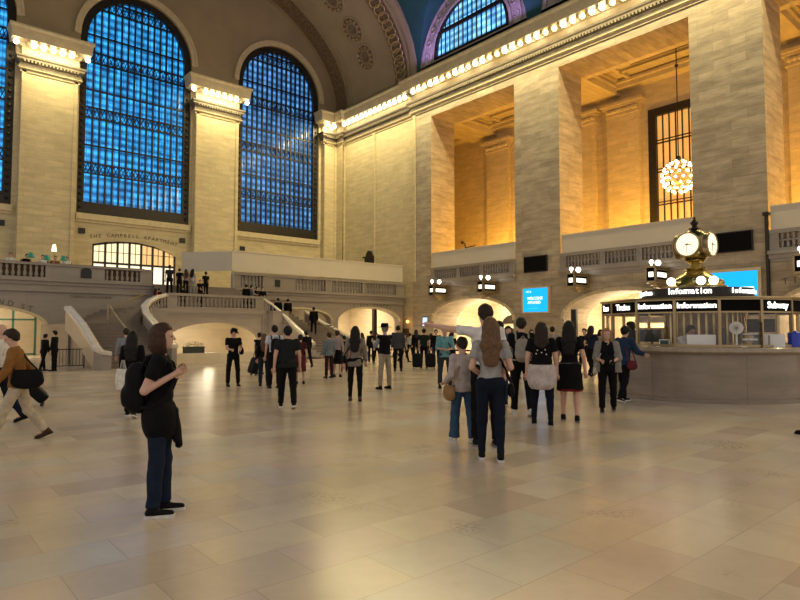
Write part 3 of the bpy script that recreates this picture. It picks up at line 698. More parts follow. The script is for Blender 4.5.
stair_par('pale marble parapet sloping down the outer side of the near stairs', [(6.6, 31.2, 2.72), (6.6, 28.6, 1.95), (6.6, 26.2, .95), (6.75, 25.85, .8), (7.05, 25.8, .74)], [1.6, .9, 0, 0, 0])
stair_par('curved marble parapet between the near stairs and the cream underpass', [(11.85, SY + .1, 3.62), (11.2, SY - .25, 3.45), (10.6, 32.3, 3.2), (10.15, 31.6, 2.9), (9.98, 30.8, 2.55), (9.98, 29.6, 2.05), (9.98, 28.0, 1.4), (9.98, 26.9, .95)], [0, 0, 0, 0, 0, 0, 0, 0], 4)
stair_par('curved marble parapet between the underpass and the far stairs', [(17.7, SY + .1, 3.62), (18.2, SY - .05, 3.3), (18.7, SY - .5, 2.75), (19.0, 32.0, 2.1), (19.0, 30.7, 1.45), (19.0, 29.6, .9)], [0, 0, 0, 0, 0, 0], 3)
stair_par('pale marble parapet on the outer side of the far stairs', [(22.4, 35.9, 2.95), (22.4, 33.84, 2.2), (22.4, 30.66, 1.2), (22.4, 29.0, .85)], [1.9, 1.4, .0, 0])
b = tag(thing('landing_balustrade', loc=(11.85, SY, 2.8)), 'straight stone balustrade with turned balusters above the cream underpass', 'balustrade')
m = MB(); L_ = 5.85; m.box(0, L_, -.1, .26, 0, .1); m.box(0, L_, -.14, .3, .7, .84); m.box(0, .55, -.06, .2, .1, .7); m.box(L_ - .55, L_, -.06, .2, .1, .7); m.build('rail', M['balcony'], b)
for j in range(20):
    g = MB(); g.lathe([(.06, .1), (.06, .14), (.1, .24), (.045, .44), (.085, .58), (.06, .7)], (.55 + (L_ - 1.1) * (j + .5) / 20, .08, 0), 8); g.build('baluster', M['balcony'], b, True)
# metal handrails
def handrail(label, pts, posts):
    t = tag(thing('handrail'), label, 'handrail'); m = MB(); m.tube(pts, .035, 7); m.build('rail', M['oldbrass'], t, True)
    for p, zb in posts: m = MB(); m.tube([p, (p[0], p[1], zb)], .025, 6); m.build('post', M['oldbrass'], t, True)
handrail('bronze handrail running up the middle of the near stairs', [(8.35, 26.9, 1.0), (8.35, 31.3, 2.85)], [((8.35, 26.9, 1.0), .15), ((8.35, 31.3, 2.85), 1.9)])
handrail('dark handrail rising across the balcony face towards the landing', [(8.6, 31.6, 2.6), (9.2, 33.5, 2.75), (11.6, 36, 3.7)], [((9.2, 33.5, 2.75), 1.9), ((8.6, 31.6, 2.6), 1.9)])
handrail('bronze handrail in the middle of the far stairs', [(20.6, 28.8, 1.0), (20.6, 33.2, 2.8)], [((20.6, 28.8, 1.0), .2), ((20.6, 33.2, 2.8), 1.9)])
# low cream parapet with planter at the head of the lower stairs
m = MB(); m.box(10.2, 16.6, WY0 - .25, WY0 + .05, 0, .5)
struct(m, 'wall_stair_head', M['cream'])
t = tag(thing('planter', loc=(11.38, WY0 - .1, .5)), 'dark planter of low green foliage on the cream stair head wall', 'planter')
m = MB(); m.box(-.48, .48, -.13, .13, 0, .3); m.box(-.5, .5, -.15, .15, .26, .31); m.build('trough', simple('dark_green_trough', (.03, .045, .03), .5), t)
m = MB(); rr = random.Random(3)
for k in range(260):
    x = rr.uniform(-.47, .47); y = rr.uniform(-.13, .13); z = .3 + rr.uniform(0, .26) * (1 - abs(x)); a = rr.uniform(0, 6.28); l = rr.uniform(.03, .07)
    d = Vector((math.cos(a), math.sin(a), rr.uniform(.2, 1))).normalized() * l; s = Vector((-math.sin(a), math.cos(a), 0)) * .022; p = Vector((x, y, z)); m.quad(p, p + d * .5 + s, p + d, p + d * .5 - s)
m.build('foliage', simple('planter_leaves', (.05, .09, .04), .5), t)
# low barrier with pen posts by the near stairs
t = tag(thing('pedestrian_barrier', loc=(6.0, 27.9, 0)), 'dark mesh barrier by the near stairs, beside the two men in suits', 'barrier'); m = MB()
for x in (-.55, .55): m.tube([(x, 0, 0), (x, 0, .8)], .025, 6)
m.tube([(-.55, 0, .8), (.55, 0, .8)], .02, 6); m.tube([(-.55, 0, .12), (.55, 0, .12)], .02, 6); m.build('frame', M['black'], t)
m = MB()
for k in range(9): m.tube([(-.5 + k * .125, 0, .12), (-.5 + k * .125, 0, .8)], .01, 4)
m.build('bars', M['black'], t)
# ================================================================== ground storey of the side wall
p = MB()
p.box(XW + 7.6, XW + 7.9, -6, 36.5, 0, 5.0)
for c in (36.45, 24.35, 12.25, .2): p.box(XW + 2.72, XW + 7.6, c - .6, c + .6, 0, 5.0)
struct(p, 'wall_concourse_passage', M['cream'])
p = MB()
for c in BAYS:                                          # shallow vault of each passage, cream plaster
    a = arc(c, 2.3, 5.5, 2.2, 0, PI, 18)
    for (y0, z0), (y1, z1) in zip(a, a[1:]): p.quad((XW + 2.7, y0, z0), (XW + 2.7, y1, z1), (XW + 7.7, y1, z1), (XW + 7.7, y0, z0))
struct(p, 'ceiling_passage', M['cream'], smooth=True)
for c in BAYS:
    t = MB(); a = arc(c, 2.3, 4.0, 1.65, 0, PI, 22); b = arc(c, 2.3, 4.22, 1.87, PI, 0, 22); t.plate(a + b, [], 'x', XW - .1, XW); 
    for k in range(9):
        q = PI * (k + 1) / 10; t.obox((XW - .14, c + math.cos(q) * 4.12, 2.3 + math.sin(q) * 1.77), (.16, .14, .16))
    struct(t, 'trim_13', M['trim'])
    for s in (-1, 1):                                   # half-moon openings in the far wall of the passage
        m = MB(); m.plate(arc(c + s * 2.0, 2.15, 1.15, .75, 0, PI, 12), [], 'x', XW + 7.5, XW + 7.58); m.box(XW + 7.46, XW + 7.58, c + s * 2 - 1.0, c + s * 2 + 1.0, 0, 1.75)
        o = m.build('gate_opening', M['bronze']); tag(o, {(30.4, -1): 'dark half moon track gate seen in the first bay, by the wall screen', (30.4, 1): 'dark half moon track gate above the raised phone', (18.3, -1): 'dark track gate in the middle bay, behind the booth glass', (18.3, 1): 'dark track gate in the middle bay, left of the booth', (6.2, -1): 'dark track gate in the last bay, nearer the photo edge', (6.2, 1): 'dark track gate in the last bay, behind the booth end'}[(c, s)], 'gate', 'dark track gates in the lit passages')
# lanterns with lit signs over the arches
def lantern(y, label, big=False):
    t = tag(thing('sign_lantern', loc=(XW - 1.05, y, 4.62), group='lanterns with lit number boxes over the passage arches'), label, 'lantern')
    m = MB(); m.box(-.8, .8, -.3, .3, -.46, -.36); m.box(-.8, .8, -.3, .3, .36, .46)
    for x in (-.76, .76):
        for y_ in (-.26, .26): m.box(x - .04, x + .04, y_ - .04, y_ + .04, -.4, .4)
    for x0, x1, z0, z1 in ((-.7, .7, -.34, -.27), (-.7, .7, .25, .32), (-.7, -.62, -.3, .3), (.62, .7, -.3, .3)): m.box(x0, x1, -.29, -.25, z0, z1)
    m.box(-.5, .5, -.2, .2, -.6, -.46); m.box(-.22, .22, -.12, .12, -.72, -.6); m.build('frame', M['oldbrass'], t)
    m = MB(); m.box(-.72, .72, -.24, .24, -.36, .36); m.build('box', M['blackmatt'], t)
    m = MB(); m.box(-.5, .5, -.27, -.24, -.13, .12); m.build('lit_panel', M['lp'], t)
    m = MB(); m.box(-.75, -.72, -.13, .13, -.14, .13); m.build('side_panel', M['lp'], t)
    for x, yy, r in ((.1, 0, .16), (-.66, 0, .12)):
        m = MB(); m.lathe([(.04, .44), (.04, .55)], (x, yy, 0), 6); m.ball((x, yy, .68), r, 10, 7); m.build('globe', M['globe'], t, True)
    m = MB(); m.box(.8, 1.05, -.1, .1, -.1, .1); m.build('bracket', M['oldbrass'], t)
M['lp'] = emit('lantern_panel', (1, .90, .72), 1.7)
lantern(32.75, 'lit number lantern over the first bay, nearest the far corner')
lantern(27.85, 'lit number lantern over the first bay, beside the pier with the blank board')
lantern(20.6, 'lit number lantern over the middle bay, beside the pier with the blue screen')
lantern(15.6, 'lit number lantern over the middle bay, partly behind the clock globes')
lantern(8.6, 'lit number lantern of the last bay, off beyond the booth end')
# boards and screens on the piers
def board(label, y0, y1, z0, z1, cat='display board'):
    t = tag(thing('departure_board', loc=(XW, (y0 + y1) / 2, z0)), label, cat); w = (y1 - y0) / 2; h = z1 - z0
    m = MB(); m.box(-.16, 0, -w, w, 0, h); m.build('casing', M['black'], t); m = MB(); m.box(-.18, -.16, -w + .05, w - .05, .05, h - .05); m.build('face', M['blackmatt'], t)
board('blank black board on the pier above the blue screen', 23.5, 25.35, 5.5, 6.58)
board('wide blank black board on the near pier, just behind the gold clock', 11.1, 14.1, 5.62, 6.68)
SCR = emit('blue_screen', (.0, .34, .85), 1.25, True); SW = emit('screen_white', (.75, .95, 1), 1.1); SC = emit('screen_cyan', (.05, .62, .9), 1.1)
t = tag(thing('advertising_screen', loc=(XW, 24.42, 2.72)), 'square blue advertising screen on the pier above the crowd', 'screen')
m = MB(); m.plate([(-1.12, -.0), (1.12, -.0), (1.12, 1.78), (-1.12, 1.78)], [[(-1.0, .1), (1.0, .1), (1.0, 1.68), (-1.0, 1.68)]], 'x', -.2, 0); m.build('frame', M['trim'], t)
m = MB(); m.box(-.14, -.1, -1.0, 1.0, .1, 1.68); m.build('display', SCR, t)
R_ = (PI / 2, 0, -PI / 2)
text(t, 'MTA', .2, SW, (-.15, .55, 1.45), R_, .002, sx=1.1); text(t, 'WELCOME', .26, SW, (-.15, .05, 1.0), R_, .002, bold=.01); text(t, 'ABOARD', .26, SW, (-.15, .1, .72), R_, .002, bold=.01); text(t, 'see more online', .13, SC, (-.15, .2, .34), R_, .002)
t = tag(thing('advertising_screen', loc=(XW, 12.2, 2.55)), 'wide blue advertising screen behind the booth and clock', 'screen')
m = MB(); m.plate([(-1.45, 0), (1.45, 0), (1.45, 2.2), (-1.45, 2.2)], [[(-1.3, .15), (1.3, .15), (1.3, 2.05), (-1.3, 2.05)]], 'x', -.2, 0); m.build('frame', M['trim'], t)
m = MB(); m.box(-.14, -.1, -1.3, 1.3, .15, 2.05); m.build('display', SCR, t)
m = MB(); m.box(-.16, -.14, -1.1, .5, .3, 1.25); m.build('caption_panel', SW, t); text(t, 'NYC', .7, SCR, (-.17, -.3, .7), R_, .002, bold=.02)
m = MB(); m.box(-.2, 0, -.18, .18, 0, 2.9); m.box(-.22, -.2, -.14, .14, .9, 2.8)
o = m.build('information_totem', M['black']); o.location = (XW - .05, 21.45, 0); tag(o, 'slim black totem against the wall left of the booth', 'totem')
t = tag(thing('carved_inscription'), 'carved TICKETS inscription at the right edge above the last arch', 'inscription')
for k, ch in enumerate('TICKETS'):
    text(t, ch, .42, LT, (XW - .01, 9.75 - k * .42, 3.95 + .05 * k), (PI / 2, -.1, -PI / 2), .01)
m = MB(); m.tube([(0, 0, 0), (0, 0, 4.8)], .09, 8); m.box(-.14, .14, -.14, .14, 4.7, 4.85); o = m.build('wall_pipe', M['bronze']); o.location = (XW - .12, 10.45, 2.6); tag(o, 'slim dark vertical pipe on the near pier, right of the gold clock', 'pipe')
# wall sconce in the corner, small framed notice
m = MB(); m.ball((0, 0, 0), .13, 8, 6); o = m.build('wall_sconce', emit('orange_sconce', (1, .35, .08), 4)); o.location = (XR - .2, 37.6, 2.3); tag(o, 'small orange glowing wall sconce near the corner above the crowd', 'lamp')
m = MB(); m.box(-.06, 0, -.5, .5, 0, 1.1); o = m.build('notice_board', M['wood']); o.location = (XR - .01, 38.1, .6); tag(o, 'brown notice board low on the corner wall', 'notice board')
# small dark speaker grilles by the tall windows
for x in (11.0, 19.0 - .55, 23.75, 6.0):
    m = MB(); m.box(-.22, .22, -.1, 0, -.2, .2); o = m.build('wall_speaker', M['black']); o.location = (x, YW, 8.9 if x < 20 else 8.7)
    tag(o, {11.0: 'small black speaker left of the lit restaurant window', 18.45: 'small black speaker right of the lit restaurant window', 23.75: 'small black speaker under the corner window', 6.0: 'small black speaker by the left edge of the photo'}[x], 'speaker')
# chandelier in the middle bay
t = tag(thing('globe_chandelier', loc=(38.0, 16.85, 11.3)), 'round chandelier of bare bulbs hanging in the middle bay', 'chandelier')
m = MB(); m.tube([(0, 0, 1.0), (0, 0, 10.3)], .035, 6); m.ball((0, 0, 7.2), .12, 8, 6); m.ball((0, 0, 1.2), .16, 8, 6); m.build('rod', M['bronze'], t)
m = MB()
for k in range(1, 8):
    a = PI * k / 8; r = math.sin(a) * .9; z = math.cos(a) * .9; m.tube([(r * math.cos(q * PI / 12), r * math.sin(q * PI / 12), z) for q in range(25)], .03, 5)
m.ball((0, 0, 0), .5, 14, 9); m.build('frame', M['gold'], t, True)
for k in range(1, 9):
    a = PI * k / 9; n = max(3, int(15 * math.sin(a)))
    for j in range(n):
        q = 2 * PI * (j + .5 * (k % 2)) / n; b = MB(); b.ball((0, 0, 0), .085, 7, 5) if False else None
        if k == 1 and j == 0: cb = MB().ball((0, 0, 0), .085, 7, 5).mesh('bulb', emit('chandelier_bulb', (1, .80, .48), 5), True)
        o = bpy.data.objects.new('bulb', cb); COL.objects.link(o); o.parent = t; o.location = (1.02 * math.sin(a) * math.cos(q), 1.02 * math.sin(a) * math.sin(q), 1.02 * math.cos(a))
# person-like bust seen over the first hoarding: small lamp arm
t = tag(thing('clip_lamp', loc=(XW + .02, 30.9, 7.76)), 'small dark arm lamp clipped on the hoarding of the first bay', 'lamp')
m = MB(); m.tube([(0, 0, 0), (0, .05, .35), (0, .3, .5)], .05, 6); m.ball((0, .32, .5), .12, 8, 6); m.tube([(0, 0, .05), (0, -1.0, .12)], .04, 6); m.build('arm', M['bronze'], t)
# ================================================================== information booth
BX, BYc = 15.85, 6.66
va = math.atan2(-BYc, -BX)            # direction from the booth to the viewer
t = tag(thing('information_booth', loc=(BX, BYc, 0), rz=va), 'round marble information booth with brass-framed glass and dark header', 'booth')
R0 = 2.36
m = MB(); m.lathe([(.1, 0), (R0 + .06, 0), (R0 + .06, .07), (R0, .09), (R0, 1.06), (R0 + .02, 1.08)], n=64); m.build('counter_wall', M['booth'], t, True)
m = MB(); m.lathe([(R0 - .5, 1.1), (R0 - .5, 1.22), (R0 + .12, 1.22), (R0 + .15, 1.19), (R0 + .15, 1.12), (R0 + .05, 1.06), (R0 - .5, 1.06)], n=64); m.build('counter_top', simple('booth_counter_marble', (.36, .29, .21), .18, noise=.15), t, True)
RG = R0 - .08; NP = 16
ang = [2 * PI * (k + .5) / NP for k in range(NP)]
m = MB()
for a in ang:
    m.obox((RG * math.cos(a), RG * math.sin(a), 1.74), (.07, .06, 1.06), a)
for a, b in zip(ang, ang[1:] + [ang[0] + 2 * PI]):
    p, q = Vector((RG * math.cos(a), RG * math.sin(a))), Vector((RG * math.cos(b), RG * math.sin(b))); c = (p + q) / 2; L_ = (q - p).length; an = (a + b) / 2
    for z, h in ((1.25, .05), (2.0, .035), (2.29, .04)): m.obox((c.x, c.y, z), (.06, L_, h), an)
m.build('brass_frame', M['oldbrass'], t)
for k, (a, b) in enumerate(zip(ang, ang[1:] + [ang[0] + 2 * PI])):
    c = RG * math.cos(PI / NP); an = (a + b) / 2; L_ = 2 * RG * math.sin(PI / NP)
    m = MB(); m.obox((c * math.cos(an), c * math.sin(an), 1.62), (.012, L_ - .06, .72), an); m.build('glass_pane', M['glass'], t)
    m = MB(); m.obox((c * math.cos(an), c * math.sin(an), 2.145), (.05, L_ - .06, .25), an); m.build('header_panel', M['blackmatt'], t)
m = MB(); m.lathe([(R0 - 2.2, 2.34), (RG + .06, 2.34), (RG + .08, 2.31), (RG - .1, 2.3), (R0 - 2.2, 2.3)], n=32); m.build('canopy', M['oldbrass'], t, True)
LIT = emit('lit_lettering', (1, .97, .9), 2.6)
def face_text(s, k, size, z, off=0, R=RG + .04):
    an = 2 * PI * k / NP + off; r = R * math.cos(PI / NP) + .01
    # facing outwards
    text(t, s, size, LIT, (r * math.cos(an), r * math.sin(an), z), (PI / 2, 0, an + PI / 2), .004, 'lit_sign', bold=.003)
# panel index: 0 faces the viewer, negative to the viewer's left
for k, s in ((0, 'Information'), (-1, 'Information'), (-2, 'Trains'), (-3, 'Tours'), (2, 'Subway'), (1, '')):
    if s: face_text(s, k, .17 if len(s) > 8 else .2, 2.145)
m = MB()                                               # lit ceiling ring and inner core with wood doors
m.lathe([(1.0, .02), (1.08, .02), (1.08, 2.28), (1.0, 2.28)], n=24, a0=-.75, a1=2.2); m.build('core', simple('bronze_booth_panel', (.20, .115, .04), .4, .4, noise=.3, nscale=5), t)
m = MB()
for k in range(20): a = -.7 + 2.8 * k / 19; m.obox((1.09 * math.cos(a), 1.09 * math.sin(a), 1.7), (.03, .05, 1.2), a)
m.lathe([(1.06, 1.22), (1.12, 1.24), (1.12, 1.28)], n=24, a0=-.75, a1=2.2); m.build('core_trim', M['brass'], t)
m = MB()
for k in range(8): a = 2 * PI * (k + .5) / 8; m.lathe([(.001, 2.27), (.12, 2.26), (.14, 2.29)], (1.45 * math.cos(a), 1.45 * math.sin(a), 0), 12)
m.build('ceiling_light', emit('booth_downlight', (1, .85, .6), 5), t)
# upper cabin ring with the lit word
m = MB(); m.lathe([(1.38, 2.34), (1.38, 2.42), (1.3, 2.42), (1.3, 2.62), (1.1, 2.64), (.5, 2.66)], n=32); m.build('sign_ring', M['bronze'], t, True)
def ring_text(s, mid, R, z, size, step):
    n = len(s)
    for k, ch in enumerate(s):
        if ch == ' ': continue
        an = mid + (k - (n - 1) / 2) * step; text(t, ch, size, LIT, (R * math.cos(an), R * math.sin(an), z), (PI / 2, 0, an + PI / 2), .01, 'lit_letter', bold=.002)
ring_text('Information', -.12, 1.33, 2.53, .2, .068)
ring_text('Information', -1.25, 1.33, 2.53, .17, .075)
ring_text('Information', 1.0, 1.33, 2.53, .17, .075)
# brass dome, pedestal
m = MB(); m.lathe([(.72, 2.64), (.73, 2.7), (.6, 2.78), (.52, 2.9), (.38, 3.02), (.3, 3.06), (.26, 3.1), (.2, 3.14)], n=24)
for k in range(8): a = 2 * PI * k / 8; m.ball((.56 * math.cos(a), .56 * math.sin(a), 2.8), .1, 8, 6)
m.build('brass_dome', M['brass'], t, True)
# three white globes
for a in (-.62, .12, .42):
    m = MB(); r_ = .95; m.ball((r_ * math.cos(a), r_ * math.sin(a), 2.8), .105, 12, 8); m.build('globe_lamp', M['globe'], t, True)
    m = MB(); m.tube([(r_ * math.cos(a), r_ * math.sin(a), 2.6), (r_ * math.cos(a), r_ * math.sin(a), 2.72)], .03, 8); m.build('globe_stem', M['brass'], t, True)
# four-faced clock
c = tag(thing('four_faced_clock', loc=(BX, BYc, 3.14), rz=va), 'golden ball clock with four lit dials on top of the booth', 'clock'); c.scale = (.86, .86, .86)
m = MB(); m.lathe([(.2, 0), (.3, .02), (.32, .05), (.17, .08), (.12, .16), (.2, .22), (.28, .26), (.3, .29), (.2, .31)], n=20); m.build('pedestal', M['brass'], c, True)
m = MB()
pr = [(.18, .27)] + [(.5 * math.sin(PI * j / 16), .73 - .5 * math.cos(PI * j / 16)) for j in range(2, 16)] + [(.12, 1.23), (.15, 1.27), (.05, 1.3)]
m.lathe(pr, n=32); m.build('ball_case', simple('dark_olive_brass', (.26, .21, .09), .25, 1.0), c, True)
m = MB(); m.lathe([(.16, 1.23), (.17, 1.26), (.1, 1.3), (.06, 1.33), (.11, 1.4), (.12, 1.44), (.07, 1.5), (.03, 1.54), (.05, 1.57), (.001, 1.62)], n=16); m.build('finial', M['bronze'], c, True)
DIAL = emit('lit_opal_dial', (1, .86, .56), 1.15, True)
for k in range(4):
    a = math.radians(-24) + PI / 2 * k
    d = bpy.data.objects.new('dial', MB().lathe([(.001, .0), (.33, .0), (.34, -.02)], n=36).mesh('dial', DIAL, False)); COL.objects.link(d); d.parent = c
    nrm = Vector((math.cos(a), math.sin(a), 0)); d.location = nrm * .50 + Vector((0, 0, .73)); q = Vector((0, 0, 1)).rotation_difference(nrm); d.rotation_euler = q.to_euler()
    rim = MB(); rim.tube([(nrm.x * .50 + -nrm.y * .35 * math.cos(u), nrm.y * .50 + nrm.x * .35 * math.cos(u), .73 + .35 * math.sin(u)) for u in [2 * PI * j / 32 for j in range(33)]], .025, 8); dr = [nrm * .36 + Vector((0, 0, .73)), nrm * .495 + Vector((0, 0, .73))]; rim.tube(dr, .345, 32); rim.build('bezel', M['oldbrass'], c, True)
    hands = MB()
    for ang_, L_, w_ in ((math.radians(184), .27, .012), (math.radians(92), .17, .018)):
        s, cz = math.sin(ang_), math.cos(ang_); base = nrm * .515 + Vector((0, 0, .73)); tp = base + Vector((-nrm.y * s, nrm.x * s, cz)) * L_; bk = base - Vector((-nrm.y * s, nrm.x * s, cz)) * .06; hands.tube([bk, tp], [w_, w_ * .5], 5)
    for h in range(12):
        u = 2 * PI * h / 12; p = nrm * .508 + Vector((-nrm.y * math.cos(u) * .28, nrm.x * math.cos(u) * .28, .73 + .28 * math.sin(u))); p2 = nrm * .508 + Vector((-nrm.y * math.cos(u) * .31, nrm.x * math.cos(u) * .31, .73 + .31 * math.sin(u))); hands.tube([p, p2], .008, 4)
    hands.build('hand', M['black'], c)
# things inside the booth; local frame: +x towards the viewer
Rz = Matrix.Rotation(va, 3, 'Z')
def inb(x, y, z): v = Rz @ Vector((x, y, 0)); return (BX + v.x, BYc + v.y, z)
CT = 1.225
def put(name, label, cat, mbmat, loc, rz=0, group=None):
    t_ = tag(thing(name, loc=loc, rz=va + rz, group=group), label, cat)
    for n_, mb_, mt_ in mbmat: mb_.build(n_, mt_, t_)
    return t_
def monitor(x, y, rz, label):
    a = MB(); a.box(-.02, .02, -.2, .2, .1, .38); b = MB(); b.box(-.08, .08, -.1, .1, 0, .015); b.tube([(0, 0, 0), (0, 0, .15)], .02, 6); s_ = MB(); s_.box(-.025, -.02, -.185, .185, .115, .365)
    put('computer_monitor', label, 'monitor', [('casing', a, M['black']), ('stand', b, M['black']), ('screen', s_, M['blackmatt'])], inb(x, y, CT), rz)
monitor(1.93, -.95, .0, 'black monitor on the counter left of the clerk')
monitor(1.8, -1.32, .2, 'black monitor at the left end of the booth counter')
a = MB(); a.box(-.12, .12, -.29, .29, 0, .27); put('document_rack', 'wide white document rack on the counter in the middle pane', 'rack', [('box', a, M['white'])], inb(2.0, .1 - .02, CT))
a = MB(); a.box(-.15, .15, -.3, .3, 0, .28); b = MB(); b.box(.15, .155, -.02, .02, .02, .26); put('document_rack', 'wide white rack of leaflets behind the right pane', 'rack', [('box', a, M['white']), ('divider', b, M['balcony'])], inb(1.55, 1.42, CT))
a = MB(); a.tube([(-.02, 0, .42), (.05, 0, .42)], .14, 20); b = MB(); b.lathe([(.1, 0), (.1, .02), (.02, .04), (.015, .3)], n=10); b.tube([(0, 0, .3), (0, 0, .42)], .015, 6); d = MB()
for k in range(16): u = 2 * PI * k / 16; d.tube([(.055, 0, .42), (.06, .135 * math.cos(u), .42 + .135 * math.sin(u))], .004, 4)
put('desk_fan', 'small white desk fan behind the pane right of the middle', 'fan', [('cage', a, M['white']), ('stand', b, M['white']), ('guard', d, M['oldbrass'])], inb(1.95, .78, CT), 0)
a = MB(); a.tube([(0, 0, 0), (0, 0, .15), (0, .01, .42)], [.05, .07, .055], 8); put('hanging_headset_stand', 'tall dark object standing on the counter beside the fan', 'stand', [('body', a, M['black'])], inb(2.0, .5, CT))
a = MB(); 
for k in range(5): a.box(-.15, .15, -.22, .22, .13 * k, .13 * k + .012)
a.box(-.15, .15, -.23, -.21, 0, .55); a.box(-.15, .15, .21, .23, 0, .55); put('paper_tray', 'stack of dark letter trays right of the fan', 'tray', [('tray', a, M['bronze'])], inb(1.8, 1.05, CT))
rr = random.Random(5)
for k in range(5):
    a = MB(); a.box(-.1, .1, -.14, .14, 0, .02 + .01 * (k % 3)); put('paper_stack', ['loose white papers on the counter under the fan', 'white papers in the lowest letter tray', 'sheaf of white paper in the middle letter tray', 'white paper stack on the upper letter tray', 'white leaflets on the counter left of the clerk'][k], 'paper', [('sheets', a, M['white'])], inb((2.0, 1.8, 1.8, 1.8, 2.0)[k], (.83, 1.05, 1.05, 1.05, -.62)[k], CT + (0, .014, .145, .275, 0)[k]), rr.uniform(-.1, .1) if k in (0, 4) else 0)
a = MB(); a.box(-.03, .03, -.11, .11, 0, .16); b = MB(); b.box(.03, .035, -.09, .09, .02, .14); put('card_reader', 'small white box with dark green screen before the clerk', 'card reader', [('box', a, M['white']), ('screen', b, simple('green_screen_glass', (.01, .05, .035), .3))], inb(2.05, -.68, CT))
a = MB(); a.box(-.02, .02, -.28, .28, 0, .3); put('cabinet', 'dark cupboard high behind the right pane', 'cabinet', [('body', a, M['bronze'])], inb(1.35, 1.3, 1.55))
a = MB(); a.lathe([(.001, 0), (.13, 0), (.13, .3), (.08, .34), (.06, .36)], n=14); put('water_jug', 'blue water jug at the right edge of the booth', 'jug', [('jug', a, simple('blue_plastic', (.02, .05, .5), .2))], inb(1.2, 1.95, CT))
